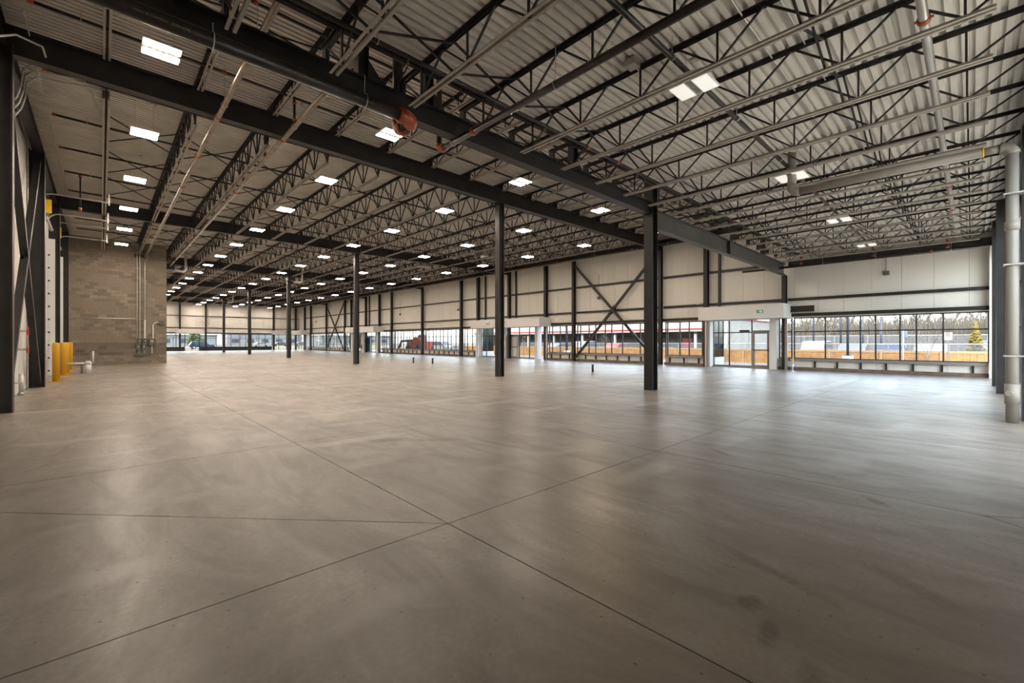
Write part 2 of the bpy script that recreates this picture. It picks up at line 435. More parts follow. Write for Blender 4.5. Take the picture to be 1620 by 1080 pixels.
# edge beams along the two long walls
for x, y0, y1, zb, n in ((XL + .22, G1, YF, 7.72, 'dark edge beam along the top of the door wall'), (XR - .35, G1, YF, 7.70, 'dark edge beam along the top of the window wall'),
                         (XR - .35, YN, G1 - .2, 5.40, 'dark edge beam above the window wall in the near bay')):
    t = thing('edge_beam', n, 'beam', (x, y0, zb), 'edge beams')
    build(MB().ibeam((x, y0, zb + .18), (x, y1, zb + .18), .36, .2, .016, .01), 'beam_length', STEEL, t)
t = thing('edge_beam', 'dark edge beam along the near wall under the low deck', 'beam', (XL, YN + .2, 5.55), 'edge beams')
build(MB().ibeam((XL, YN + .17, 5.72), (XR, YN + .17, 5.72), .34, .18, .016, .01), 'beam_length', STEEL, t)

# ------------------------------------------------------------------ open-web joists
def angle_pair(mb, y0, y1, z, leg, gap, down):
    """two angles back to back with a gap; horizontal legs at the outer face"""
    s = -1 if down else 1
    for sx in (-1, 1):
        xa = sx * gap / 2
        mb.bar((xa + sx * leg / 2, y0, z + s * .004), (xa + sx * leg / 2, y1, z + s * .004), leg, .008)
        mb.bar((xa + sx * .004, y0, z - s * leg / 2), (xa + sx * .004, y1, z - s * leg / 2), .008, leg)
    return mb
def make_joist(ya, yb, ztop, zbot, bot0, bot1, panel, leg, split_web, label, mid=None):
    """joist along Y at x=0; ya..yb bearings, bot0..bot1 the bottom chord"""
    root = thing('bar_joist', label, 'joist', (0, (ya + yb) / 2, zbot))
    off = worldloc(root)
    build(angle_pair(MB(), ya, yb, ztop - .008, leg, .03, False), 'top_chord', JOIST, root)
    mb = MB()
    angle_pair(mb, bot0, bot1, zbot + .008, leg * .85, .05, True)
    build(mb, 'bottom_chord', CHORD, root)
    web = MB(); mid = mid or (ya + yb) / 2
    n = max(2, int(round((bot1 - bot0 - .4) / panel)))
    nodes = [mid + (i - n / 2) * panel for i in range(n + 1)]
    zt, zb = ztop - .02, zbot + .02; mem = []
    wd = leg * .55
    for i, y in enumerate(nodes):
        mem.append(((0, y, zb), (0, y, zt)))
        if i < n:
            m = y + panel / 2; mem.append(((0, y, zb), (0, m, zt))); mem.append(((0, m, zt), (0, y + panel, zb)))
    mem.append(((0, ya + .12, zt), (0, nodes[0], zb))); mem.append(((0, yb - .12, zt), (0, nodes[-1], zb)))
    if split_web:
        for a, b in mem: build(MB().bar(a, b, wd, wd, (1, 0, 0)), 'web_member', JOIST, root)
    else:
        for a, b in mem: web.bar(a, b, wd, wd, (1, 0, 0))
        build(web, 'web', JOIST, root, kind='stuff')
    for yy, s in ((ya, 1), (yb, -1)):
        build(MB().box(-leg * .6, min(yy, yy + s * .14), ztop - .25, leg * .6, max(yy, yy + s * .14), ztop - .06), 'seat', JOIST, root)
    return root
def row(proto, xs, slope, fmt, group, yz):
    xs = list(xs)
    for i, x in enumerate(xs):
        loc = (x, yz[0], yz[1] + (zs(x) if slope else 0))
        o = proto if i == 0 else copy_tree(proto, loc)
        o.location = loc
        o['label'] = fmt.format(ORD[len(xs) - 1 - i]); o['group'] = group
        yield o
def steps(x0, dx, lo, hi):
    k0 = math.ceil((lo - x0) / dx); k1 = math.floor((hi - x0) / dx)
    return [x0 + dx * k for k in range(k0, k1 + 1)]
XLOW = steps(XC + .66, 1.322, XL + .5, XR - .5)
XHI = steps(XC + .05, 1.772, XL + .3, XR - .5)
p = make_joist(YN + .1, G1 + .08, ZL, 5.50, -.2, 6.58, 1.24, .05, True, 'x', 3.16)
list(row(p, XLOW, False, 'low-roof steel joist of the near bay, {} from the window wall', 'joists of the low near roof', ((YN + .1 + G1 + .08) / 2, 5.50)))
p = make_joist(G1 - .05, GY[0], ZH, 7.92, G1 + .5, GY[0] - .16, 1.24, .05, True, 'x')
list(row(p, XHI, True, 'steel joist between first and second beams, {} from the window wall', 'short joists of the high roof', ((G1 - .05 + GY[0]) / 2, 7.92)))
ends = GY + [YF]
bayn = ['just past the second beam', 'past the block wall beam', 'in the bay behind the block wall', 'in the last but one bay', 'in the farthest bay']
p = make_joist(GY[0], GY[1], ZH, 7.33, GY[0] + .62, GY[1] - .62, 1.2, .06, False, 'x')
for b in range(5):
    q = p if b == 0 else copy_tree(p, p.location)
    mid = (ends[b] + ends[b + 1]) / 2
    list(row(q, XHI, True, 'long steel roof joist ' + bayn[b] + ', {} from the window wall', 'long joists of the high roof', (mid, 7.33)))

# cross bridging between joists
def bridging(y, xs, zt, zb, slope, label):
    t = thing('cross_bridging', label, 'bridging', (xs[0], y, zb), 'cross bridging lines')
    for a, b in zip(xs[:-1], xs[1:]):
        for (za, zc, dy) in ((zt, zb, 0), (zb, zt, .03)):
            build(MB().bar((a, y + dy, za + (zs(a) if slope else 0)), (b, y + dy, zc + (zs(b) if slope else 0)), .028, .028), 'brace', JOIST, t)
for y, n in ((1.5, 'cross bridging between low joists near the right wall'), (5.35, 'cross bridging between low joists beside the near beam')):
    bridging(y, XLOW, ZL - .06, 5.54, False, n)
bridging(10.4, XHI, ZH - .06, 7.97, True, 'cross bridging between short high joists ahead of second beam')
for b, n in zip(range(3), ('just past the second beam', 'past the block wall beam', 'behind the block wall')):
    for k, w2 in ((.27, 'nearer'), (.5, 'middle'), (.73, 'farther')):
        bridging(ends[b] + 14.45 * k, XHI, ZH - .06, 7.40, True, w2 + ' cross bridging line in the bay ' + n)

# ------------------------------------------------------------------ window wall
ZS, ZW = .60, 2.76      # sill top, window head
wr = struct('wall_right')
XW = XR                  # inner face of panels
def panels(parent, along, a0, a1, face, z0, z1, out, width=1.07, top=None, thick=.05):
    a = a0
    while a < a1 - .02:
        b = min(a + width, a1)
        zt = top((a + b) / 2) if top else z1
        mb = MB()
        lo, hi = (face, face + thick) if out > 0 else (face - thick, face)
        if along == 'y': mb.box(lo, a + .004, z0, hi, b - .004, zt)
        else: mb.box(a + .004, lo, z0, b - .004, hi, zt)
        build(mb, 'panel', PANEL, parent)
        a = b
build(MB().box(XW + .055, YN - .3, ZW + .02, XW + .22, YF + .2, 8.8), 'backing', ROOF, wr)
panels(wr, 'y', YN, G1, XW, ZW + .22, 6.05, 1)
panels(wr, 'y', G1, YF, XW, ZW + .22, 8.35, 1)
def sillwall(y0, y1):
    build(MB().box(XW + .055, y0, -.3, XW + .2, y1, ZS - .02), 'backing', ROOF, wr)
    panels(wr, 'y', y0, y1, XW, .16, ZS - .12, 1, 1.2)
    build(MB().box(XW - .16, y0, 0, XW + .02, y1, .16), 'curb', mat('stained_curb', (.17, .13, .10), .9, var=.3, vscale=3), wr)
    build(MB().box(XW - .14, y0, ZS - .12, XW + .12, y1, ZS), 'sill_beam', ALU, wr)
    y = y0 + .45
    while y < y1 - .2:
        build(MB().box(XW - .10, y - .035, .16, XW - .01, y + .035, ZS - .12), 'sill_post', STEEL, wr); y += .93
def lintel(y0, y1):
    build(MB().box(XW - .10, y0, ZW + .06, XW + .05, y1, ZW + .22), 'lintel_channel', STEEL, wr)
    build(MB().box(XW - .02, y0, ZW, XW + .2, y1, ZW + .06), 'head_trim', TAN, wr)
WN = [0]
def glazing(y0, y1, zb, mulls, door=None, zt=ZW, x=None, tr=2.02, glass=None):
    """glazed strip on the window wall: panes between mullions, a transom at tr"""
    WN[0] += 1; x = x or XW + .09
    t = struct('window_%d' % WN[0], (x, (y0 + y1) / 2, zb))
    ys = [y0] + sorted(m for m in mulls if y0 + .1 < m < y1 - .1) + [y1]
    for m in ys: build(MB().box(x - .04, m - .028, zb, x + .04, m + .028, zt), 'mullion', MULL, t)
    build(MB().box(x - .041, y0, tr - .028, x + .041, y1, tr + .028), 'transom', MULL, t)
    build(MB().box(x - .041, y0, zb, x + .041, y1, zb + .05), 'bottom_rail', MULL, t)
    build(MB().box(x - .041, y0, zt - .05, x + .041, y1, zt), 'top_rail', MULL, t)
    for a, b in zip(ys[:-1], ys[1:]):
        for za, zb2 in ((zb + .05, tr - .028), (tr + .028, zt - .05)):
            if door and za < 1 and abs((a + b) / 2 - door) < .35: continue
            build(MB().box(x - .006, a + .028, za, x + .006, b - .028, zb2), 'pane', glass or GLASS, t)
    return t
def rhythm(y0, y1, ph):
    out = []; y = ph
    while y > y0: y -= 1.425
    while y < y1 + 2:
        out += [y, y + .60]; y += 1.425
    return out
segs = [(-.47, 6.5, [5.14, 3.73, 3.16, 2.29, 1.735, .872]), (6.62, 7.2, []), (11.1, 13.75, rhythm(11.1, 13.7, 12.2)), (14.1, 21.0, [20.7, 19.9, 19.3, 18.45, 17.9, 17.0, 15.6, 15.05]),
        (21.25, 23.9, rhythm(21, 24, 22.15)), (33.2, 35.4, rhythm(33, 35.4, 33.5)), (35.65, 42.7, rhythm(35.6, 42.7, 36.3)), (43.0, 49.9, rhythm(43, 49.9, 43.4)),
        (50.15, 53.1, rhythm(50, 53, 50.6)), (62.3, 64.3, rhythm(62, 64.3, 62.9)), (64.6, 71.6, rhythm(64.6, 71.6, 65.1)), (71.9, 78.8, rhythm(71.9, 78.8, 72.3))]
for a, b, m in segs:
    sillwall(a, b); glazing(a, b, ZS, m)
lintel(YN, 6.6); lintel(11.0, 23.6); lintel(32.6, 52.6); lintel(61.8, YF)

# columns of the window wall
wcols = [6.88, 11.0, 13.95, 21.1, 24.0, 28.4, 32.8, 35.5, 42.85, 50.0, 53.3, 57.3, 62.1, 64.4, 71.75, 78.9, 82.0]
for i, y in enumerate(wcols):
    deep = y in (11.0, 24.0, 32.8, 53.3, 62.1, 82.0)
    z1 = 5.5 if y < 6 else (5.02 if y == 6.88 else 7.7)
    column(XW - .27, y, z1, 'dark steel wall column on the window wall, ' + ORD[i] + ' from the right', .28, .2 if not deep else .24, 'window wall columns', plate=False)
# secondary posts above the vestibules
for i, y in enumerate((10.3, 27.7, 31.9, 56.6, 60.9)):
    z1 = 8.2
    t = thing('wall_post', ORD[i].capitalize() + ' thin dark post above a white bulkhead, counted from the right', 'post', (XW - .1, y, 3.5), 'thin posts above bulkheads')
    build(MB().box(XW - .16, y - .06, 3.5, XW - .01, y + .06, z1), 'post_shaft', STEEL, t)
# girts
for z, n in ((3.70, 'lower'), (5.62, 'upper')):
    for a, b in zip([YN - .1] + wcols[:-1], wcols):
        if z > 5 and b < 7: continue
        build(MB().box(XW - .12, a + .13, z - .05, XW - .01, b - .13, z + .05).box(XW - .12, a + .13, z + .05, XW - .105, b - .13, z + .09), 'girt', STEEL, wr)
# X braces
def xbrace(p, label, r=.075, mid=True):
    (a, b, c, d) = p
    t = thing('cross_brace', label, 'brace', a, 'wall cross braces')
    build(MB().bar(a, b, .15, .15), 'diagonal', STEEL, t); 
    c, d = Vector(c), Vector(d); m = (c + d) / 2; dr = (d - c).normalized()
    build(MB().bar(c, m - dr * .1, .15, .15), 'diagonal', STEEL, t); build(MB().bar(m + dr * .1, d, .15, .15), 'diagonal', STEEL, t)
    n = Vector((1, 0, 0))
    build(MB().bar(m - dr * .28 - n * .0, m + dr * .28, .02, .34, up=(1, 0, 0) if False else (0, 0, 1)), 'gusset_plate', STEEL, t)
xb = XW - .33
xbrace(((xb, 14.15, .2), (xb, 20.95, 7.3), (xb, 14.15, 7.3), (xb, 20.95, .2)), 'dark steel X-brace on the window wall left of closest column')
xbrace(((xb, 64.6, .2), (xb, 71.55, 7.3), (xb, 64.6, 7.3), (xb, 71.55, .2)), 'distant dark steel X-brace near the far corner')
xl = XL + .25
xbrace(((xl, 14.2, .15), (xl, 20.95, 7.4), (xl, 14.2, 7.4), (xl, 20.95, .15)), 'dark steel X-brace on the left door wall')

# ------------------------------------------------------------------ vestibules: white bulkheads, pilasters, doors
DN = [0]
TN = [0]
def bulkhead(y0, y1, label=None):
    TN[0] += 1
    t = struct('trim_%d' % TN[0], (25.3, y0, 2.75))
    build(MB().box(25.25, y0, 2.75, XW, y1, 3.46), 'bulkhead_box', WHITE, t)
    build(MB().box(25.24, y0 - .01, 2.72, XW, y1 + .01, 2.75), 'soffit', WHITE, t)
    return t
def pilaster(y0, y1, t):
    build(MB().box(XW - .42, y0, 0, XW + .1, y1, 2.72), 'pilaster', WHITE, t)
def exit_sign(x, y, z, label, axis='x'):
    t = thing('exit_sign', label, 'exit sign', (x, y, z), 'green exit signs')
    if axis == 'x':
        build(MB().box(x - .10, y - .18, z + .20, x, y + .18, z + .26), 'canopy_plate', WHITEPL, t)
        build(MB().box(x - .09, y - .17, z, x - .03, y + .17, z + .2), 'housing', WHITEPL, t)
        build(MB().box(x - .094, y - .155, z + .012, x - .09, y + .155, z + .188), 'legend', SIGNGREEN, t)
        man = MB(); f = x - .097
        man.box(f, y - .11, z + .03, f + .002, y + .0, z + .17)                       # doorway
        man.bar((f, y + .05, z + .14), (f, y + .03, z + .09), .03, .003, (1, 0, 0)); man.tube([(f, y + .062, z + .16), (f + .002, y + .062, z + .16)], .014, 8)
        man.bar((f, y + .035, z + .095), (f, y + .07, z + .04), .018, .003, (1, 0, 0)); man.bar((f, y + .03, z + .095), (f, y + .0, z + .05), .018, .003, (1, 0, 0))
        man.bar((f, y + .05, z + .135), (f, y + .09, z + .11), .014, .003, (1, 0, 0))
        build(man, 'running_figure', WHITEPL, t)
    return t
def door(y0, y1, label, x=None, leaf=GLASS, solid=None, bar_z=1.02):
    DN[0] += 1; x = x or XW - .02
    t = struct('door_%d' % DN[0], (x, (y0 + y1) / 2, 0))
    fr = MB(); w2 = .06
    fr.box(x - .06, y0, 0, x + .06, y0 + w2, 2.12); fr.box(x - .06, y1 - w2, 0, x + .06, y1, 2.12); fr.box(x - .06, y0 + w2, 2.05, x + .06, y1 - w2, 2.12)
    build(fr, 'door_frame', ALU, t)
    lf = MB(); s = .09; a, b = y0 + w2 + .01, y1 - w2 - .01
    lf.box(x - .022, a, .02, x + .022, a + s, 2.04); lf.box(x - .022, b - s, .02, x + .022, b, 2.04); lf.box(x - .022, a + s, .02, x + .022, b - s, .18); lf.box(x - .022, a + s, 1.93, x + .022, b - s, 2.04)
    build(lf, 'leaf_frame', ALU, t)
    build(MB().box(x - .006, a + s, .18, x + .006, b - s, 1.93), 'pane', solid or leaf, t)
    build(MB().bar((x - .07, a, bar_z), (x - .07, b, bar_z), .05, .05), 'push_bar', MULL, t)
    build(MB().tube([(x - .03, b - .05, .9), (x - .09, b - .05, .9), (x - .09, b - .05, 1.2), (x - .03, b - .05, 1.2)], .012, 6), 'pull_handle', ALU, t)
    build(MB().box(x - .12, a + .1, 2.06, x - .05, a + .5, 2.12), 'closer', ALU, t)
    return t
# near vestibule
t1 = bulkhead(6.6, 10.95)
pilaster(7.22, 7.56, t1); pilaster(10.72, 11.02, t1)
build(MB().box(XW - .12, 7.56, 0, XW + .12, 10.72, .07), 'threshold', ALU, t1)
glazing(7.56, 10.72, .07, [8.58, 9.8], door=8.0)
door(7.62, 8.56, 'x')
exit_sign(25.24, y_on_x(25.25, 1203), 2.98, 'green exit sign on the nearest white bulkhead')
tt = thing('door_operator', 'small black door operator box beside the nearest glass door', 'box', (XW - .1, 8.8, 2.04))
build(MB().box(XW - .2, 8.65, 2.05, XW - .06, 9.15, 2.15), 'case', BLACK, tt); build(MB().tube([(XW - .12, 8.7, 2.05), (XW - .13, 8.66, 1.7), (XW - .1, 8.7, 1.4), (XW - .12, 8.66, 1.1)], .008, 5), 'cable', BLACK, tt)
# middle vestibules (two alike)
for oy, w2 in ((0, 'middle'), (28.9, 'farther')):
    tq = bulkhead(23.6 + oy, 32.4 + oy)
    pilaster(24.8 + oy, 25.1 + oy, tq); pilaster(28.75 + oy, 29.5 + oy, tq); pilaster(32.7 + oy, 33.0 + oy, tq)
    build(MB().box(XW - .12, 25.1 + oy, 0, XW + .12, 28.75 + oy, .07), 'threshold', ALU, tq)
    build(MB().box(XW - .12, 29.5 + oy, 0, XW + .12, 32.7 + oy, .07), 'threshold', ALU, tq)
    glazing(25.1 + oy, 28.75 + oy, .07, [26.2 + oy, 27.45 + oy], door=28.1 + oy)
    glazing(29.5 + oy, 32.7 + oy, .07, [30.6 + oy, 31.95 + oy], door=30.0 + oy)
    door(27.5 + oy, 28.7 + oy, 'x', solid=WHITE if oy == 0 else GLASSD)
    door(29.55 + oy, 30.55 + oy, 'x')
    exit_sign(25.24, 27.6 + oy, 2.98, 'green exit sign right of centre on the %s white bulkhead' % w2)
    exit_sign(25.24, 29.8 + oy, 2.98, 'green exit sign left of centre on the %s white bulkhead' % w2)
    sx = 25.24
    ex = thing('fire_extinguisher', 'red fire extinguisher on the %s white vestibule pier' % w2, 'extinguisher', (XW - .52, 29.2 + oy, .5), 'fire extinguishers')
    build(MB().tube([(XW - .52, 29.2 + oy, .5), (XW - .52, 29.2 + oy, .52), (XW - .52, 29.2 + oy, .95), (XW - .52, 29.2 + oy, 1.02)], [.06, .075, .075, .03], 12), 'cylinder', RED, ex, True)
    build(MB().box(XW - .55, 29.17 + oy, 1.02, XW - .49, 29.3 + oy, 1.07), 'valve', BLACK, ex)
    build(MB().tube([(XW - .52, 29.22 + oy, 1.02), (XW - .58, 29.1 + oy, .9), (XW - .6, 29.1 + oy, .65)], .012, 6), 'hose', BLACK, ex)
# corner vestibule
t4 = bulkhead(80.6, YF)
pilaster(80.6, 80.9, t4)
glazing(80.9, 86.2, .05, [82.3, 83.7, 85.0])
sillwall(78.95, 80.6); glazing(78.95, 80.6, ZS, [79.6])
# front posts of bulkheads
for i, y in enumerate((6.75, 10.85, 23.75, 32.25, 52.65, 61.15, 80.75)):
    t = thing('bulkhead_post', ORD[i].capitalize() + ' slender steel post carrying a white bulkhead end, counted from the right', 'post', (25.6, y, 0), 'bulkhead posts')
    build(MB().box(XW - .52, y - .05, 0, XW - .42, y + .05, 2.74), 'post_shaft', ALU, t)
    build(MB().box(XW - .56, y - .09, 0, XW - .38, y + .09, .015), 'base_plate', ALU, t)
# heater on the bulkhead's right end, small wall boxes
t = thing('beam_stub', 'dark grey steel beam stub beside the nearest white bulkhead', 'beam', (XW - .4, 5.9, 3.05))
build(MB().ibeam((XW - .25, 5.55, 3.2), (XW - .25, 6.58, 3.2), .30, .24, .03, .02), 'beam_length', STEEL, t)
for i, (u, v, z) in enumerate(((1402, 432, 0), (947, 471, 0), (725, 490, 0), (633, 497, 0), (500, 509, 0))):
    y = y_on_x(XW - .05, u); zz = z_on_x(XW - .05, u, v)
    t = thing('junction_box', ORD[i].capitalize() + ' small grey box with conduit on the window wall, counted from the right', 'box', (XW - .05, y, zz), 'wall boxes on conduits')
    build(MB().box(XW - .13, y - .11, zz - .09, XW - .01, y + .11, zz + .09), 'case', BOXGREY, t)
    build(MB().box(XW - .135, y - .09, zz - .07, XW - .13, y + .09, zz + .07), 'lid', BOXGREY, t)
    build(MB().tube([(XW - .04, y, zz + .09), (XW - .04, y, zz + (1.0 if i == 0 else 1.7))], .018, 8), 'conduit', GALV, t)
for i, y in enumerate((11.55, 11.35, 23.2, 23.0, 52.0)):
    t = thing('emergency_lamp', ORD[i].capitalize() + ' tiny white emergency lamp on the lower girt, counted from the right', 'lamp', (XW - .2, y, 3.76), 'emergency lamps on the girt')
    build(MB().box(XW - .2, y - .06, 3.76, XW - .12, y + .06, 3.84), 'battery_case', WHITEPL, t)
    build(MB().tube([(XW - .2, y, 3.88), (XW - .26, y, 3.86)], [.03, .045], 10), 'lamp_head', WHITEPL, t)

# ------------------------------------------------------------------ far wall
wb = struct('wall_back')
YW = YF
build(MB().box(XL - .3, YW + .055, ZW + .02, XR + .2, YW + .22, 8.8), 'backing', ROOF, wb)
build(MB().box(XL - .3, YW + .055, -.3, 7.0, YW + .22, ZW + .02), 'backing', ROOF, wb)
panels(wb, 'x', XL, XR, YW, ZW + .2, 8.4, 1)
def farsill(x0, x1):
    build(MB().box(x0, YW, -.3, x1, YW + .2, ZS), 'sill_panel', MULL, wb)
    build(MB().box(x0, YW - .14, ZS - .1, x1, YW + .1, ZS), 'sill_beam', STEEL, wb)
    x = x0 + .5
    while x < x1: build(MB().box(x - .035, YW - .1, 0, x + .035, YW, ZS - .1), 'sill_post', STEEL, wb); x += 1.25
def farglaz(x0, x1, zb, mulls, tr=2.02):
    WN[0] += 1; y = YW + .09
    t = struct('window_%d' % WN[0], ((x0 + x1) / 2, y, zb)); xs = [x0] + [m for m in mulls if x0 < m < x1] + [x1]
    for m in xs: build(MB().box(m - .04, y - .04, zb, m + .04, y + .04, ZW), 'mullion', MULL, t)
    for z in (zb + .02, tr, ZW - .03): build(MB().box(x0, y - .041, z - .03, x1, y + .041, z + .03), 'transom', MULL, t)
    for a, b in zip(xs[:-1], xs[1:]):
        build(MB().box(a + .04, y - .006, zb + .05, b - .04, y + .006, tr - .03), 'pane', GLASS, t)
        build(MB().box(a + .04, y - .006, tr + .03, b - .04, y + .006, ZW - .06), 'pane', GLASS, t)
farsill(7.0, 9.7); farglaz(7.0, 9.7, ZS, [7.3, 8.6])
farglaz(9.7, 11.6, .05, [10.65])
farsill(11.6, 22.3); farglaz(11.6, 22.3, ZS, [12.35, 13.9, 15.1, 16.0, 17.3, 18.2, 19.1, 20.2, 21.2])
farglaz(22.6, 26.7, .05, [23.4, 24.7, 25.5, 26.3])
build(MB().box(XL, YW - .1, ZW + .04, XR, YW + .05, ZW + .2), 'lintel_channel', STEEL, wb)
fcols = [1.6, 5.3, 9.05, 12.45, 22.5, 26.2]
for i, x in enumerate(fcols): column(x, YW - .25, 7.75, 'distant dark wall column on the far wall, ' + ORD[i] + ' from the left', .28, .3 if i > 3 else .24, 'far wall columns', 'y', plate=False)
for z in (3.7, 5.62): build(MB().box(XL, YW - .1, z - .06, XR, YW - .005, z + .06), 'girt', STEEL, wb)
for a, b in ((8.5, 12.1), (22.2, 26.7)):
    TN[0] += 1; t = struct('trim_%d' % TN[0], (a, YW - 1.2, 2.75)); build(MB().box(a, YW - 1.25, 2.78, b, YW, 3.46), 'bulkhead_box', WHITE, t)
    build(MB().box(a - .01, YW - 1.26, 2.75, b + .01, YW, 2.78), 'soffit', WHITE, t)
t = thing('exit_sign', 'tiny exit sign on the far corner bulkhead', 'exit sign', (24.2, YW - 1.27, 3.0), 'green exit signs')
build(MB().box(24.05, YW - 1.34, 3.0, 24.4, YW - 1.27, 3.22), 'housing', WHITEPL, t); build(MB().box(24.07, YW - 1.344, 3.02, 24.38, YW - 1.34, 3.2), 'legend', SIGNGREEN, t)
girder(XL + .05, 26.5, YW - .3, 7.75, .36, 'dark edge beam along the top of the far wall', .2, False, 'edge beams')

# ------------------------------------------------------------------ near wall on the right edge
wf = struct('wall_front')
ADDED_WIN = [(6.0, 12.3), (13.0, 18.5), (19.0, 21.7), (22.1, 26.15)]; NZ0, NZ1 = .15, 5.2  # added windows, put in to light the right-hand bay
solid = [(XL - .3, 6.0), (12.3, 13.0), (18.5, 19.0), (21.7, 22.1), (26.15, XR + .2)]
for a, b in solid:
    build(MB().box(a, YN - .25, -.3, b, YN - .055, 6.5), 'backing', ROOF, wf); panels(wf, 'x', max(a, XL), min(b, XR), YN, 0, 6.05, -1)
for a, b in ADDED_WIN:
    build(MB().box(a, YN - .25, NZ1, b, YN - .055, 6.5), 'backing', ROOF, wf); panels(wf, 'x', a, b, YN, NZ1, 6.05, -1)
    build(MB().box(a, YN - .25, -.3, b, YN - .055, NZ0), 'backing', ROOF, wf); panels(wf, 'x', a, b, YN, 0, NZ0, -1)
    WN[0] += 1; t = struct('window_%d' % WN[0], ((a + b) / 2, YN - .1, NZ0))  # numbered on with the real windows, but added for light
    n = max(2, int(round((b - a) / 1.4))); xs = [a + (b - a) * i / n for i in range(n + 1)]
    zsx = (NZ0, 2.02, 3.46, NZ1)
    for x in xs: build(MB().box(x - .03, YN - .14, NZ0, x + .03, YN - .06, NZ1), 'mullion', MULL, t)
    for z in zsx: build(MB().box(a, YN - .141, z - .03, b, YN - .059, z + .03), 'transom', MULL, t)
    for x0, x1 in zip(xs[:-1], xs[1:]):
        for z0, z1 in zip(zsx[:-1], zsx[1:]): build(MB().box(x0 + .03, YN - .106, z0 + .03, x1 - .03, YN - .094, z1 - .03), 'pane', GLASS, t)
build(MB().box(26.3, YN, 0, XR, -.48, 5.4), 'corner_return', PANEL, wf)
for i, (x, yi) in enumerate(((12.72, -.64), (18.75, -.47), (21.9, -.455))):
    column(x, yi - .15, 5.55, ('dark column behind the grey drain pipe at the right edge', 'broad dark column left of the grey drain pipe', 'narrow dark column between broad column and right corner')[i], .30, .30 if i < 2 else .22, 'near wall columns', 'y', plate=False)

# ------------------------------------------------------------------ door wall on the left
wl = struct('wall_left')
DOORS = [(23.6, 27.1), (29.0, 32.5)]; DH = 5.2
edges = [YN - .2] + [v for d in DOORS for v in d] + [YF + .2]
for a, b in zip(edges[0::2], edges[1::2]):
    build(MB().box(XL - .22, a, -.3, XL - .055, b, 8.9), 'backing', ROOF, wl); panels(wl, 'y', a, b, XL, 0.0, 8.45, -1, 1.07)
for a, b in DOORS:
    build(MB().box(XL - .22, a, DH, XL - .055, b, 8.9), 'backing', ROOF, wl); panels(wl, 'y', a, b, XL, DH, 8.45, -1)
for i, y in enumerate([6.95] + [13.95, 21.1, 28.4, 35.5]):
    column(XL + .22, y, 7.75, ('dark column at the left wall level with the near beam', 'broad dark column at the left edge of the picture', 'dark column at the far foot of the left X-brace', 'dark column between the two overhead doors', 'dark column at the corner of the block wall')[i], .36, .28, 'left wall columns', 'x', plate=False)
for di, (a, b) in enumerate(DOORS):
    DN[0] += 1
    t = struct('door_%d' % DN[0], (XL, (a + b) / 2, 0))
    z = 0.03
    while z < DH - .05:
        build(MB().box(XL - .05, a, z, XL, b, z + .57).box(XL, a + .05, z + .25, XL + .012, b - .05, z + .29), 'door_section', WHITE, t)
        for yy in (a + .12, b - .12):
            build(MB().box(XL, yy - .05, z + .52, XL + .05, yy + .05, z + .62), 'hinge', STEEL, t)
        z += .585
    for yy in (a - .04, b + .04):
        rr = .38; xa = XL + .09; zt = 7.0
        arc = [(xa + rr - rr * math.cos(k), yy, zt - rr + rr * math.sin(k)) for k in [i * math.pi / 16 for i in range(9)]]
        pts = [(xa, yy, .1)] + arc + [(.25, yy, zt)]
        mb = MB()
        for o2 in (-.02, .02): mb.tube([(p[0], p[1] + o2, p[2]) for p in pts], .014, 6)
        for p, q in zip(pts[:-1], pts[1:]): mb.bar(p, q, .05, .012, (0, 1, 0))
        build(mb, 'track', GALV, t)
        build(MB().box(XL, yy - .012, .05, XL + .31, yy + .012, DH + .7), 'track_angle', WHITE, t)
        for k in range(10): build(MB().tube([(XL + .12, yy - .05, .25 + k * .55), (XL + .12, yy + .05, .25 + k * .55)], .04, 8), 'roller', STEEL, t)
        build(MB().box(.2, yy - .03, 6.9, .26, yy + .03, 7.36), 'track_hanger', GALV, t)
    build(MB().tube([(XL + .2, a - .1, DH + 1.1), (XL + .2, b + .1, DH + 1.1)], .06, 10), 'spring_shaft', GALV, t)
    build(MB().tube([(XL + .2, a + .02, DH + 1.1), (XL + .2, a + .12, DH + 1.1)], .16, 14), 'cable_drum', PVC, t)
    build(MB().box(XL + .18, a - .16, DH + 1.05, XL + .42, a - .14, DH + 1.55), 'warning_board', YELTAG, t)

# ------------------------------------------------------------------ block wall
wi = struct('wall_inner')
BX0, BX1 = XL, 3.32
build(MB().box(BX0, YB, 0, BX1 - .006, YB + .17, 8.15), 'mortar_core', MORTAR, wi)
hb, lb = .2032, .4064
bm = {}
def blockmesh(w2, m):
    k = (round(w2, 3), m.name)
    if k not in bm:
        bm[k] = MB().box(0, 0, 0, w2 - .011, .02, hb - .011).mesh('block', m)
    return bm[k]
cells = []
for r in range(40):
    x = BX1
    first = True
    while x > BX0 + .05:
        w2 = lb if not (first and r % 2) else lb / 2
        first = False
        x0 = max(BX0, x - w2)
        cells.append((x0, r * hb, x - x0, r)); x = x0
cells.sort(key=lambda c: (c[3] * 7919 + int(c[0] * 131)) % 977)
n = 0; rest = {}
for (x0, z0, w2, r) in cells:
    m = BLOCKLOW if 3 <= r <= 6 else BLOCK
    if n < 300 and w2 > .3:
        inst(blockmesh(w2, m), 'block', (x0, YB - .006 - random.uniform(0, .003), z0), wi); n += 1
    else:
        rest.setdefault(m.name, (MB(), m))[0].box(x0, YB - .006, z0, x0 + w2 - .011, YB + .014, z0 + hb - .011)
for k, (mb, m) in rest.items(): build(mb, 'blocks', m, wi, kind='stuff')
# return side of the block wall
build(MB().box(BX1 - .006, YB, 0, BX1, YB + 4.2, 8.1), 'return_face', MORTAR, wi)
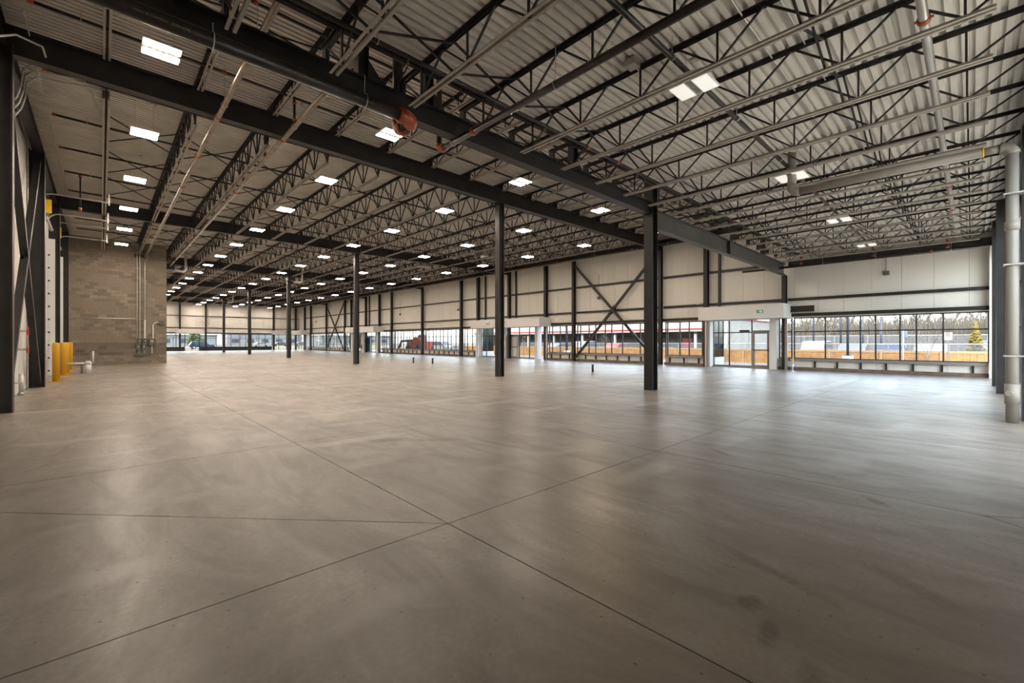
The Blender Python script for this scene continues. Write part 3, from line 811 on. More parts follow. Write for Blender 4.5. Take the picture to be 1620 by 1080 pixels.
# bearing plates of joists on the block wall, red oxide
for i, x in enumerate((XHI[1], XHI[2])):
    t = thing('bearing_plate', ('left', 'right')[i] + ' red oxide bearing plate at the block wall top', 'plate', (x, YB - .05, 7.2), 'red oxide plates on the block wall')
    build(MB().box(x - .25, YB - .05, 7.16, x + .25, YB - .01, 7.36), 'plate', RUST, t); build(MB().box(x - .2, YB - .2, 7.28, x + .2, YB - .05, 7.30), 'ledge', RUST, t)
# electrical gear on the block wall
YE = YB - .02
def eb(u0, v0, u1, v1, d, name, parent, m=BOXGREY):
    xa, xb2 = x_on_y(YE, u0), x_on_y(YE, u1); za, zb2 = z_on_y(YE, u0, v1), z_on_y(YE, u0, v0)
    return build(MB().box(xa, YE - d, za, xb2, YE, zb2), name, m, parent)
for i, (u0, v0, u1, v1, n) in enumerate(((217.7, 535.2, 224, 543.6, 'upper left disconnect switch'), (226.7, 535.2, 233, 543.6, 'upper right disconnect switch'), (215.3, 543.9, 222, 553.6, 'lower left disconnect switch'), (224.5, 543.9, 231, 553.6, 'lower right disconnect switch'), (236, 535.2, 244.6, 546, 'largest disconnect switch'))):
    xa, xb2 = x_on_y(YE, u0), x_on_y(YE, u1); za, zb2 = z_on_y(YE, u0, v1), z_on_y(YE, u0, v0)
    t = thing('switch_box', n + ' in the grey cluster on the block wall', 'switch box', (xa, YE, za), 'grey disconnect switches')
    build(MB().box(xa, YE - .16, za, xb2, YE, zb2), 'case', BOXGREY, t)
    build(MB().box(xa + .03, YE - .17, za + .03, xb2 - .03, YE - .16, zb2 - .08), 'cover', BOXGREY, t)
    build(MB().box(xb2, YE - .14, (za + zb2) / 2, xb2 + .03, YE - .06, zb2 - .02), 'lever', BLACK, t)
    build(MB().box(xa + .07, YE - .173, (za + zb2) / 2 - .02, xb2 - .08, YE - .17, zb2 - .12), 'notice', mat('pale_notice', (.5, .45, .4), .6), t)
    build(MB().tube([((xa + xb2) / 2, YE - .06, za), ((xa + xb2) / 2, YE - .06, z_on_y(YE, 225, 559))], .022, 8), 'conduit', WHITEPL if i == 4 else GALV, t)
t = thing('wire_trough', 'long grey wiring trough below the switch cluster on block wall', 'trough', (x_on_y(YE, 211), YE, z_on_y(YE, 211, 562)))
eb(211, 559, 239, 562, .13, 'trough_body', t); eb(212, 558.7, 238, 559.2, .14, 'trough_lid', t)
t = thing('pull_box', 'grey pull box with bent conduit at the block wall right side', 'box', (x_on_y(YE, 250), YE, z_on_y(YE, 250, 513)))
eb(250.7, 507, 258.8, 513.7, .15, 'case', t)
xa = x_on_y(YE, 242); zt = z_on_y(YE, 246, 509.5); zb2 = z_on_y(YE, 242, 535)
build(MB().tube([(xa, YE - .07, zb2), (xa, YE - .07, zt - .25), (xa + .06, YE - .07, zt - .08), (xa + .22, YE - .07, zt), (x_on_y(YE, 251), YE - .07, zt)], .035, 8), 'conduit', WHITEPL, t)
for i, (u, vb) in enumerate(((216.8, 535), (221, 535), (229, 506))):
    x = x_on_y(YE, u)
    t = thing('conduit_run', ('left', 'middle', 'right')[i] + ' of three tall conduits rising up the block wall', 'conduit', (x, YE - .05, 1.6), 'tall conduits on the block wall')
    build(MB().tube([(x, YE - .05, z_on_y(YE, u, vb)), (x, YE - .05, 7.6 if i < 2 else 6.9)] + ([(x + .2, YE - .5, 7.25)] if i == 2 else []), .03, 8), 'tube', GALV, t)
    for z in (3.2, 4.8, 6.4): build(MB().box(x - .06, YE - .04, z, x + .06, YE, z + .04), 'strap', GALV, t)
    if i == 2: build(MB().tube([(x, YE - .06, z_on_y(YE, u, 535)), (x, YE - .06, z_on_y(YE, u, 506))], .05, 8), 'sleeve', WHITEPL, t)
t = thing('conduit_run', 'thin horizontal conduit crossing the block wall', 'conduit', (XL + .1, YE - .03, 2.5))
zc = z_on_y(YE, 180, 503.5)
build(MB().tube([(XL + .1, YE - .03, zc), (x_on_y(YE, 225), YE - .03, zc), (x_on_y(YE, 229), YE - .03, zc - .1)], .018, 6), 'tube', GALV, t); build(MB().box(.6, YE - .02, zc - .04, .64, YE, zc + .04), 'strap', GALV, t)

# ------------------------------------------------------------------ bollards, clean-outs, wall valves
for i, (x, y, h, n) in enumerate(((-1.22, 23.45, 1.46, 'tall yellow bollard nearest the camera'), (-1.2, 27.6, 1.46, 'second yellow bollard, right of the nearest one'), (-1.2, 29.4, 1.46, 'third yellow bollard, half hidden between two others'), (-1.2, 33.0, 1.46, 'last yellow bollard closest to the block wall'), (-1.52, 23.2, 1.1, 'short yellow post with white band behind the nearest bollard'))):
    t = thing('bollard', n, 'bollard', (x, y, 0), 'yellow bollards')
    r = .105 if i < 4 else .06
    pts = [(x, y, .0), (x, y, h - .05), (x, y, h - .015), (x, y, h)]
    build(MB().tube(pts, [r, r, r * .85, r * .3], 20), 'sleeve', YELLOW, t, True)
    if i < 4:
        build(MB().box(x - .2, y - .16, 0, x + .2, y + .16, .018), 'base_plate', YELLOW, t)
        for sx in (-.17, .17):
            build(MB().tube([(x + sx, y - .1, .018), (x + sx, y - .1, .04)], .02, 6), 'bolt', YELLOW, t)
    else: build(MB().tube([(x, y, .8), (x, y, .9)], r * 1.03, 20), 'reflective_band', WHITEPL, t, True)
t = thing('cleanout_pipe', 'white plastic clean-out stub with long horizontal pipe by bollards', 'pipe', (-.45, 28.8, 0))
build(MB().tube([(-.45, 28.8, 0), (-.45, 28.8, .42)], .12, 16), 'standpipe', WHITEPL, t, True); build(MB().tube([(-.45, 28.8, .42), (-.45, 28.8, .5), (-.45, 28.8, .58)], [.13, .13, .07], 16), 'cap', WHITEPL, t, True)
build(MB().tube([(-1.3, 28.8, .47), (-.45, 28.8, .47)], .045, 10), 'branch', WHITEPL, t, True); build(MB().tube([(-.66, 28.85, 0), (-.66, 28.85, .55)], .045, 10), 'grey_stand', PVC, t, True)
t = thing('cleanout_pipe', 'thin white plastic stub pipe before the block wall', 'pipe', (-.36, 37.5, 0))
build(MB().tube([(-.36, 37.5, .25), (-.36, 37.5, .9)], .05, 10), 'standpipe', WHITEPL, t, True); build(MB().tube([(-.36, 37.5, 0), (-.36, 37.5, .25)], .055, 10), 'sleeve', PVC, t, True)
t = thing('wall_standpipe', 'short galvanised pipe rising along the left wall', 'pipe', (XL + .12, 18.3, 0))
build(MB().tube([(XL + .12, 18.3, .0), (XL + .12, 18.3, .6)], .05, 10), 'pipe', GALV, t, True); build(MB().tube([(XL + .12, 18.3, 0), (XL + .12, 18.3, .08)], .065, 10), 'foot', GALV, t, True); build(MB().box(XL, 18.2, .33, XL + .16, 18.4, .36), 'bracket', GALV, t)
for i, z in enumerate((1.80, 1.27)):
    t = thing('hose_valve', ('upper', 'lower')[i] + ' red valve wheel on the left wall behind the X-brace', 'valve', (XL, 18.9, z), 'red wall valves')
    ring = [(XL + .2, 18.9 + .1 * math.cos(k), z + .1 * math.sin(k)) for k in [j * math.pi / 8 for j in range(17)]]
    build(MB().tube(ring, .018, 6), 'wheel', RED, t, True)
    build(MB().bar((XL + .2, 18.8, z), (XL + .2, 19.0, z), .02, .02), 'spoke', RED, t)
    build(MB().tube([(XL, 18.9, z), (XL + .2, 18.9, z)], .035, 8), 'stem', GALV, t)
for i, (u, v, d, n) in enumerate(((654, 574, .38, 'small steel floor stub left of the second column'), (684.3, 575, .36, 'small steel floor stub right of its neighbour, before the glazing'), (937.5, 588, .36, 'steel floor stub standing alone before the X-brace'), (472, 549.5, .4, 'tiny distant floor stub near the far vestibule'), (484.5, 550.5, .4, 'tiny distant floor stub right of another far one'))):
    tt_ = 688 * 1.5 / (v - 540); x = tt_ * .7269 * (u - 160) / 688; y = tt_ * .6867 * (1538 - u) / 688
    t = thing('floor_stub', n, 'pipe stub', (x, y, 0), 'floor stubs')
    build(MB().tube([(x, y, 0), (x, y, d)], .055, 12), 'pipe', PIPE, t, True); build(MB().tube([(x, y, d - .05), (x, y, d + .01)], .065, 12), 'cap', PIPE, t, True)

# ------------------------------------------------------------------ lamps
LENS = emit('lamp_lens', LAMP_COLOR, LAMP_STRENGTH)  # hanging lamps all emit, an added fill for the hall
LENSON = emit('lamp_lens_lit', (1.0, .74, .45), LAMP_STRENGTH * 1.3)
def make_lamp(wire):
    t = thing('highbay_lamp', 'x', 'lamp', (0, 0, 0))
    s = .31
    hs = MB()
    hs.prism([(-s, .03), (-s, 0), (-.055, 0), (-.055, .012), (.055, .012), (.055, 0), (s, 0), (s, .03), (.06, .07), (-.06, .07)], 'x', -s, s)
    build(hs, 'housing', WHITEPL, t)
    for sy in (-1, 1):
        build(MB().box(-s + .02, min(sy * .065, sy * (s - .015)), -.006, s - .02, max(sy * .065, sy * (s - .015)), -.001), 'lens', LENS, t)
    lv = MB()
    for k in range(16): lv.box(-s + .03 + k * .036, -.045, .004, -s + .042 + k * .036, .045, .012)
    build(lv, 'louvre', ALU, t, kind='stuff')
    build(MB().tube([(-.2, 0, .07), (-.2, 0, wire)], .004, 4).tube([(.2, 0, .07), (.2, 0, wire)], .004, 4), 'hanger_wires', GALV, t, kind='stuff')
    build(MB().box(.1, -.06, wire - .06, .2, .06, wire), 'power_box', GALV, t)
    return t
lp = make_lamp(.95)
rowsX = [.9, 6.0, 11.2, 16.2, 21.4]; rowsY = [11.4 + 4.85 * k for k in range(16)]
rn = ['row by the left wall', 'second row from left wall', 'row by the columns', 'second row from window wall', 'row by the window wall']
first = True
for i, x in enumerate(rowsX):
    for j, y in enumerate(rowsY):
        if min(abs(y - g) for g in GY) < .4: y += .6
        if i == 0 and y > YB - .3 and y < YB + .8: y -= 1.2
        loc = (x, y, 7.34 + zs(x))
        o = lp if first else copy_tree(lp, loc); first = False
        o.location = loc
        o['label'] = 'white square hanging lamp, %s, %s from near beam' % (rn[i], ORD[j]); o['group'] = 'high-bay lamps of the high roof'
        if i == 3 and j == 0:
            o['label'] = 'glowing warm square lamp left of the closest column, first lamp past near beam'
            for ch in o.children:
                if ch.name.startswith('lens'):
                    ch.data = ch.data.copy(); ch.data.materials[0] = LENSON
lp2 = make_lamp(.54)
LENSOFF = emit('unlit_lens_glow', (1.0, .93, .86), .5)  # low lamps are off; a faint glow makes their lenses look white
for ch in lp2.children:
    if ch.name.startswith('lens'): ch.data.materials[0] = LENSOFF
for i, x in enumerate((1.2, 6.8, 12.35, 17.9, 23.4)):
    loc = (x, 3.05, 5.54)
    o = lp2 if i == 0 else copy_tree(lp2, loc)
    o.location = loc; o['label'] = 'white square lamp under the low roof, %s from the left wall' % ORD[i]; o['group'] = 'lamps of the low roof'

# ------------------------------------------------------------------ sprinkler pipework
def pipe(pts, r, m, label, name='sprinkler_pipe', couplings=(), group='sprinkler pipes', heads=(), hang=(), n=12):
    t = thing(name, label, 'pipe', pts[0], group)
    build(MB().tube(pts, r, n), 'pipe', m, t, True)
    for c, d in couplings:
        c, d = Vector(c), Vector(d).normalized(); w2 = max(.045, r * .9)
        build(MB().tube([c - d * w2, c - d * w2 * .7, c + d * w2 * .7, c + d * w2], [r * 1.12, r * 1.32, r * 1.32, r * 1.12], 12), 'coupling', ORANGE, t, True)
        if r > .05:
            s = d.cross(Vector((0, 0, 1))).normalized() if abs(d.z) < .9 else Vector((1, 0, 0))
            build(MB().bar(c - s * r * 1.75, c + s * r * 1.75, r * .5, r * .4), 'coupling_lug', ORANGE, t)
    for h in heads:
        h = Vector(h); build(MB().tube([h, h - Vector((0, 0, .05)), h - Vector((0, 0, .07))], [.012, .012, .022], 8), 'sprinkler_head', mat('brass', (.5, .3, .1), .4, .8), t)
    for (p0, z) in hang:
        p0 = Vector(p0); mbh = MB().tube([p0 + Vector((0, 0, r)), (p0.x, p0.y, z)], .007, 5)
        d = Vector(pts[1]) - Vector(pts[0]); ax = (Vector((1, 0, 0)) if abs(d.y) > abs(d.x) else Vector((0, 1, 0)))
        ring = [p0 + ax * (r * 1.1 * math.cos(k)) + Vector((0, 0, r * 1.1 * math.sin(k))) for k in [j * math.pi / 8 for j in range(17)]]
        mbh.tube(ring, .008, 5, cap=False); build(mbh, 'hanger', GALV, t)
    return t
BRY = [9.6, 12.6] + [15.5 + 2.92 * k for k in range(8)] + [44.5 + 2.9 * k for k in range(5)]
for i, y in enumerate(BRY):
    if min(abs(y - g) for g in GY) < .3: y += .5
    z = 8.02
    x1 = XR - .8
    pipe([(-.98, y, z + zs(-1)), (XC, y, z), (x1, y, z)], .034, PIPE, 'thin black sprinkler branch under the high roof, %s from the near beam' % ORD[i],
         couplings=[((-1.0, y, z + zs(-1)), (1, 0, 0))] + [((x, y, z + zs(x)), (1, 0, 0)) for x in (2.2, 8.5, 14.5, 20.5)],
         heads=[(x, y, z + zs(x) - .03) for x in (1.1, 4.0, 7.0, 10.0)], hang=[((x, y, z + zs(x)), ZH) for x in (-.3, 6.2)], n=8, group='sprinkler branch lines')
# conduit joining the branch ends
t = pipe([(-1.12, 12.9, 7.98 + .1), (-1.12, 20, 8.08), (-1.12, 27.3, 8.08)], .012, GALV, 'thin galvanised conduit along the left wall under the roof', 'conduit_run', group='conduits under the roof', n=6)
# the two steel mains along Y on the left
zc = 7.28
pipe([(2.2, 4.2, 7.3), (2.2, 20, 7.3), (2.2, YB, 7.25)], .06, MAINPIPE, 'bare steel sprinkler main along the second left joist', couplings=[((2.2, y, 7.3), (0, 1, 0)) for y in (13.4, 16.6, 20.3, 25.5, 31.5)], hang=[((2.2, y, 7.3), ZH) for y in (9.5, 12.6, 18.5, 24.2)], group='steel sprinkler mains')
pipe([(3.8, 7.6, 7.3), (3.8, 20, 7.3), (3.8, 60, 7.2)], .062, MAINPIPE, 'bare steel sprinkler main along the third left joist', couplings=[((3.8, y, 7.3), (0, 1, 0)) for y in (13.6, 19.6, 25.6, 30.5, 36.5, 42)] , hang=[((3.8, y, 7.3), ZH) for y in (9.5, 12.6, 18.5, 24.2)], group='steel sprinkler mains')
# short orange risers from the branches to the main
for i, y in enumerate((12.6, 15.5, 18.42, 21.34, 24.26, 27.18, 30.1, 33.02)):
    t = thing('sprinkler_riser', ORD[i].capitalize() + ' short riser with orange couplings on the third joist main, from the near end', 'pipe', (3.8, y, 7.34), 'risers on the sprinkler main')
    build(MB().tube([(3.8, y, 7.34), (3.8, y, 8.05)], .032, 8), 'pipe', PIPE, t, True)
    for z in (7.5, 7.95): build(MB().tube([(3.8, y, z - .04), (3.8, y, z + .04)], .05, 10), 'coupling', ORANGE, t, True)
# the big main in front of the near beam
ym, zm = 6.42, 5.20
mainp = pipe([(XL + .1, ym, zm), (0, ym, zm), (3.62, ym, zm)], .095, PIPE, 'big black main hanging below the near beam', couplings=[((3.6, ym, zm), (1, 0, 0))], hang=[((1.0, ym, zm), 5.42), ((2.95, ym, zm), 5.6)], group='big black mains', n=20)
def stencil(txt, x, size, ang, parent, y0, z0, r):
    cu = bpy.data.curves.new('stencil_text', 'FONT'); cu.body = txt; cu.size = size; cu.extrude = .0006
    to = bpy.data.objects.new('tmp', cu); COL.objects.link(to); dg = bpy.context.evaluated_depsgraph_get()
    me = bpy.data.meshes.new_from_object(to.evaluated_get(dg)); bpy.data.objects.remove(to)
    n = Vector((0, -math.cos(ang), -math.sin(ang))); up = Vector((0, -math.sin(ang), math.cos(ang)))
    M = Matrix(((1, up.x, n.x, 0), (0, up.y, n.y, 0), (0, up.z, n.z, 0), (0, 0, 0, 1)))
    me.transform(M); me.materials.clear(); me.materials.append(mat('stencil_white', (.22, .205, .18), .7)); me.name = 'stencil_text'
    o = bpy.data.objects.new('stencil_text', me); COL.objects.link(o); o.parent = parent
    o.location = Vector((x, y0, z0)) + n * r - up * size * .3 - worldloc(parent); return o
for tx, xx in (('MADE IN CANADA   ASTM A795', .25), ('MANUFACTURED IN ACCORDANCE WITH', 1.6), ('MADE IN CANADA', 2.75)): stencil(tx, xx, .036, R(25), mainp, ym, zm, .097)
def elbow(c, d0, d1, r, R2, n=8):
    """quarter bend: starts at c heading d0, ends heading d1"""
    d0, d1 = Vector(d0), Vector(d1); c = Vector(c); return [c + d0 * (R2 * math.sin(k)) + d1 * (R2 * (1 - math.cos(k))) for k in [j * math.pi / 2 / n for j in range(n + 1)]]
e1 = elbow((3.64, ym, zm), (1, 0, 0), (0, 1, 0), .1, .17)
build(MB().tube(e1, .112, 18), 'elbow', ORANGE, mainp, True)
q = e1[-1]
build(MB().tube([q, q + Vector((0, .22, 0))], .095, 16), 'nipple', PIPE, mainp, True)
e2 = elbow(q + Vector((0, .22, 0)), (0, 1, 0), (0, 0, 1), .1, .16)
build(MB().tube([q + Vector((0, .16, 0)), q + Vector((0, .24, 0))], .125, 16), 'coupling', ORANGE, mainp, True)
build(MB().tube(e2, .112, 16), 'elbow', ORANGE, mainp, True)
build(MB().tube([e2[-1], Vector((e2[-1].x, e2[-1].y, 7.3))], .09, 14), 'riser_pipe', PIPE, mainp, True)
# the right-hand main under the low joists
xm, zm2 = 5.02, 5.40
m2 = pipe([(xm, YN + .2, zm2), (xm, 3, zm2), (xm, 7.36, zm2)], .058, PIPE, 'black main along the low joists, ending beyond the near beam', couplings=[((xm, 7.32, zm2), (0, 1, 0)), ((xm, 6.35, zm2), (0, 1, 0))], hang=[((xm, 7.0, zm2), 6.0), ((xm, 4.35, zm2), ZL)], group='big black mains', n=18)
e3 = elbow((xm, 7.36, zm2), (0, 1, 0), (0, 0, 1), .06, .12)
build(MB().tube(e3, .072, 14), 'elbow', ORANGE, m2, True); build(MB().tube([e3[-1], Vector((xm, e3[-1].y, 8.0))], .055, 12), 'riser_pipe', PIPE, m2, True)
# low-roof branch lines along X
pipe([(XL + .5, 5.9, 5.83), (5, 5.9, 5.83), (24.5, 5.9, 5.83)], .036, PIPE, 'black sprinkler branch beside the near beam under the low roof', couplings=[((x, 5.9, 5.83), (1, 0, 0)) for x in (7.9, 9.1, 16.5, 22)], heads=[(x, 5.9, 5.8) for x in (3.4, 6.5, 10)], hang=[((x, 5.9, 5.83), ZL) for x in (2.9, 8.4, 11.2)], group='low-roof sprinkler lines', n=10)
pipe([(XL + .5, 3.08, 5.74), (5, 3.08, 5.74), (25.2, 3.08, 5.74)], .042, PIPE, 'sprinkler branch through the middle of the low roof', couplings=[((x, 3.08, 5.74), (1, 0, 0)) for x in (7.3, 14, 20.5)], hang=[((x, 3.08, 5.74), ZL) for x in (6.2, 8.8, 11.5)], group='low-roof sprinkler lines', n=10)
pipe([(1.5, .44, 5.75), (8, .44, 5.75), (25.2, .44, 5.75)], .055, GALV, 'galvanised sprinkler branch by the right wall under the low roof', couplings=[((x, .44, 5.75), (1, 0, 0)) for x in (7.9, 16.8, 19.8)], hang=[((x, .44, 5.75), ZL) for x in (9.6, 15)], group='low-roof sprinkler lines', n=12)
pipe([(2, 2.2, 6.03), (8, 2.2, 6.03), (24, 2.2, 6.03)], .014, GALV, 'thin conduit fixed against the low deck', 'conduit_run', group='conduits under the roof', n=6)
pipe([(2, 1.75, 6.03), (8, 1.75, 6.03), (24, 1.75, 6.03)], .012, GALV, 'second thin conduit fixed against the low deck nearer the right wall', 'conduit_run', group='conduits under the roof', n=6)
# collector along the window wall
pipe([(25.55, YN + .5, 5.30), (25.55, 3, 5.30), (25.55, 8.6, 5.30)], .055, PIPE, 'black pipe across the top of the near window bay', couplings=[((25.55, 8.6, 5.30), (0, 1, 0)), ((25.55, 7.2, 5.3), (0, 1, 0)), ((25.55, 1.2, 5.3), (0, 1, 0))], hang=[((25.55, y, 5.3), ZL) for y in (.6, 3, 5)], group='pipes along the window wall')
for i, y in enumerate((.7, 3.08, 5.9)):
    t = thing('sprinkler_riser', ('right', 'middle', 'left')[i] + ' short riser with orange couplings above the near window bay', 'pipe', (25.55, y, 5.35), 'risers above the near window bay')
    build(MB().tube([(25.55, y, 5.35), (25.55, y, 5.75)], .04, 8), 'pipe', PIPE, t, True)
    for z in (5.4, 5.72): build(MB().tube([(25.55, y, z - .04), (25.55, y, z + .04)], .065, 10), 'coupling', ORANGE, t, True)
pipe([(25.6, 7.6, 7.62), (25.6, 40, 7.62), (25.6, 85, 7.62)], .05, PIPE, 'long black pipe along the top of the window wall', couplings=[((25.6, y, 7.62), (0, 1, 0)) for y in (9, 13, 15.5, 18.5, 22, 27, 35)], group='pipes along the window wall')
t = thing('sprinkler_riser', 'thin black drop pipe with orange ends near the left wall', 'pipe', (-.6, 24.26, 6.6))
build(MB().tube([(-.6, 24.26, 6.75), (-.6, 24.26, 8.05)], .025, 8), 'pipe', PIPE, t, True); build(MB().tube([(-.6, 24.26, 6.66), (-.6, 24.26, 6.8)], .045, 8), 'drop_end', ORANGE, t, True); build(MB().tube([(-.6, 24.26, 7.98), (-.6, 24.26, 8.1)], .05, 8), 'tee', ORANGE, t, True)

# grey plastic roof drain
xd, yd = 12.2, -.505
t = thing('roof_drain_pipe', 'thick grey plastic drain pipe running under the roof and down the right wall', 'pipe', (xd, yd, 0))
build(MB().tube([(xd, yd, 0), (xd, yd, 4.98)], .085, 18), 'downpipe', PVC, t, True)
build(MB().tube([(xd, yd, .35), (xd, yd, .72)], .10, 18), 'cleanout_sleeve', PVC, t, True); build(MB().tube([(xd - .08, yd + .02, .55), (xd - .2, yd + .05, .55)], .05, 10), 'cleanout_plug', PVC, t, True)
e = elbow((xd, yd, 4.95), (0, 0, 1), (0, 1, 0), .09, .15)
build(MB().tube(e, .105, 16), 'elbow', PVC, t, True)
build(MB().tube([e[-1], e[-1] + Vector((0, .22, 0))], .075, 14), 'reducer', PVC, t, True); build(MB().tube([e[-1] + Vector((0, .2, 0)), e[-1] + Vector((0, .225, 0))], .096, 14), 'glue_band', YELTAG, t, True)
build(MB().tube([e[-1] + Vector((0, .22, 0)), (xd, 2.85, 5.12)], .094, 18), 'run', PVC, t, True)
e4 = elbow((xd, 2.85, 5.12), (0, 1, 0), (0, 0, 1), .09, .16); build(MB().tube(e4, .118, 16), 'elbow', PVC, t, True); build(MB().tube([e4[-1], (e4[-1].x, e4[-1].y, ZL + .02)], .094, 14), 'roof_drop', PVC, t, True)
for z in (1.22, 2.9, 4.2): build(MB().box(xd - .11, yd - .47, z, xd + .11, yd + .11, z + .025), 'clamp', GALV, t)
for z in (3.55,): build(MB().tube([(xd, yd, z), (xd, yd, z + .16)], .1, 18), 'joint_sleeve', PVC, t, True)

# junction box on the low deck, conduit bends on the left
t = thing('junction_box', 'small galvanised box under the low deck beside the black main', 'box', (6.2, 3.75, 5.95))
build(MB().box(6.15, 3.68, 5.93, 6.33, 3.86, 6.05), 'case', GALV, t); build(MB().tube([(6.33, 3.77, 5.98), (6.42, 3.77, 5.95), (6.46, 3.77, 6.0), (6.44, 3.77, 6.05)], .012, 6), 'flex', GALV, t)
for i, dy in enumerate((0, .22, .44)):
    y = 15.0 + dy * 1.6
    pipe([(XL + .03, y, 6.4), (XL + .35, y, 7.1), (XL + .42, y, 7.4), (XL + .44, y, 7.75), (XL + .6, y, 7.95), (.6, y, 8.22)], .018, GALV, ('first', 'second', 'third')[i] + ' of three bent conduits leaving the left wall past the first column', 'conduit_run', group='conduits under the roof', n=6)
pipe([(XL + .2, 10.2, 5.9), (XL + .6, 12.2, 7.2), (-.86, 12.9, 7.45), (-.82, 13.0, 7.3)], .018, GALV, 'bent conduit end poking out above the left column', 'conduit_run', group='conduits under the roof', n=6)
pipe([(-.2, 16.2, 8.2), (.05, 18.2, 8.2), (.07, 18.6, 8.15), (.07, 26, 8.15)], .014, GALV, 'thin conduit along the roof between left wall and first joist', 'conduit_run', group='conduits under the roof', n=6)

# roof ducts and unit vents
for i, (x, y) in enumerate(((20.3, 24.3), (19.4, 31.0), (20.5, 64.0))):
    t = thing('duct_drop', ('nearest', 'middle', 'farthest')[i] + ' shiny sheet metal duct drop under the high roof', 'duct', (x, y, 7.55), 'sheet metal duct drops')
    build(MB().box(x - .6, y - .45, 7.7, x + .6, y + .45, 8.3), 'duct_body', GALV, t); build(MB().box(x - .66, y - .51, 7.62, x + .66, y + .51, 7.7), 'flange', GALV, t); build(MB().tube([(x + .6, y, 7.95), (x + 1.4, y, 7.95)], .2, 14), 'spigot', GALV, t, True)
for i, (x, y) in enumerate(((XC + .7, 42.4), (4.5, 42.3), (XC + .7, 71.3))):
    t = thing('unit_heater', ('dark unit heater with white vent at the fourth column', 'white vent elbow with dark heater near the block wall corner', 'dark unit heater with white vent at the last column')[i], 'heater', (x, y, 6.7), 'unit heaters')
    build(MB().box(x - 1.0, y - .35, 7.0, x - .4, y + .3, 7.6), 'heater_case', STEEL, t)
    for k in range(5): build(MB().box(x - .98, y - .37, 7.06 + k * .1, x - .42, y - .35, 7.12 + k * .1), 'vane', STEEL, t)
    build(MB().tube([(x - .4, y, 6.95), (x + .1, y, 6.95)] + elbow((x + .1, y, 6.95), (1, 0, 0), (0, 0, 1), .08, .2) + [(x + .3, y, 8.2)], .09, 12), 'vent_pipe', WHITEPL, t, True)

# ================================================================== outdoors
ASPH = mat('asphalt', (.045, .044, .042), .9, var=.2, vscale=.8)
PAVE = mat('pale_pavement', (.22, .21, .2), .9, var=.1, vscale=2)
GRASS = mat('dry_grass', (.12, .085, .04), 1.0, var=.3, vscale=.6)
gp = build(MB().box(-60, -90, -.6, 330, 300, -.12), 'ground', ASPH, kind='structure')
build(MB().box(XR + .25, YN - .3, -.12, 36.0, 75, -.06), 'trim_pavement', PAVE, kind='structure')
build(MB().box(-20, -24, -.12, 60, YN - .3, -.07), 'trim_bounce_forecourt', mat('bounce_concrete_apron', (.55, .5, .42), .9, var=.1, vscale=1), kind='structure')  # unseen forecourt, made pale and warm to bounce light onto the low deck
build(MB().box(-60, 88, -.12, 120, 108, -.06), 'trim_verge', GRASS, kind='structure')
build(MB().box(-60, 116, -.12, 200, 170, -.05), 'trim_verge', GRASS, kind='structure')
CEDAR = mat('cedar_board', (.26, .138, .056), .7, 0, .3, var=.22, vscale=3)
CEDARP = mat('cedar_post', (.29, .175, .085), .7)
def fence(pts, z0, z1, label, bw=.14):
    t = thing('cedar_fence', label, 'fence', (*pts[0], z0))
    for a, b in zip(pts[:-1], pts[1:]):
        last = b == pts[-1]; a2, b2 = Vector(a), Vector(b); L = (b2 - a2).length; d = (b2 - a2) / L; nrm = Vector((-d.y, d.x)); ns = max(1, int(round(L / 2.6)))
        for i in range(ns + 1):
            q = a2 + d * (L * i / ns)
            if i == ns and not last: break
            build(MB().box(q.x - .06, q.y - .06, z0, q.x + .06, q.y + .06, z1 + .06), 'post', CEDARP, t)
            if i == ns: break
            e = a2 + d * (L * (i + 1) / ns)
            build(MB().bar((q.x, q.y, z1 - .03), (e.x, e.y, z1 - .03), .05, .13), 'top_rail', CEDARP, t)
            mb = MB(); s = .08; seg = L / ns; k = 0
            while s < seg - .08:
                f = q + d * (s + bw / 2); ofs = .012 if k % 2 else 0
                h0 = Vector((f.x, f.y)) + nrm * ofs
                mb.bar((h0.x, h0.y, z0 + .03), (h0.x, h0.y, z1 - .1), .02, bw - .01, (d.x, d.y, 0)); s += bw; k += 1
            build(mb, 'boards', CEDAR, t, kind='stuff')
    return t
fence([(34.4, 48), (34.4, 1.2), (36.0, -3.0), (42.5, -6)], -.1, .92, 'long orange cedar fence outside the windows')
# chain link fence behind
CL = mat('galvanised_rail', (.25, .26, .28), .4, .6)
m = bpy.data.materials.new('chain_link'); m.use_nodes = True; nt = m.node_tree; nt.nodes.clear()
o_ = nt.nodes.new('ShaderNodeOutputMaterial'); tr_ = nt.nodes.new('ShaderNodeBsdfTransparent'); df = nt.nodes.new('ShaderNodeBsdfDiffuse'); df.inputs[0].default_value = (.2, .21, .23, 1); mx_ = nt.nodes.new('ShaderNodeMixShader'); mx_.inputs[0].default_value = .16
nt.links.new(tr_.outputs[0], mx_.inputs[1]); nt.links.new(df.outputs[0], mx_.inputs[2]); nt.links.new(mx_.outputs[0], o_.inputs[0]); LINK = m
for X, z1, y0, y1, lab in ((39.5, 1.32, -14, 40, 'nearer chain link fence behind the cedar fence'), (62.0, 2.15, -40, 16, 'farther taller chain link fence beyond the parked cars')):
    t = thing('chain_link_fence', lab, 'fence', (X, y0, 0), 'chain link fences')
    build(MB().box(X - .004, y0, 0, X + .004, y1, z1), 'mesh_panel', LINK, t)
    y = y0
    while y <= y1: build(MB().tube([(X, y, -.1), (X, y, z1 + .05)], .035, 6), 'post', CL, t); y += 3
    build(MB().tube([(X, y0, z1), (X, y1, z1)], .03, 6), 'top_rail', CL, t)

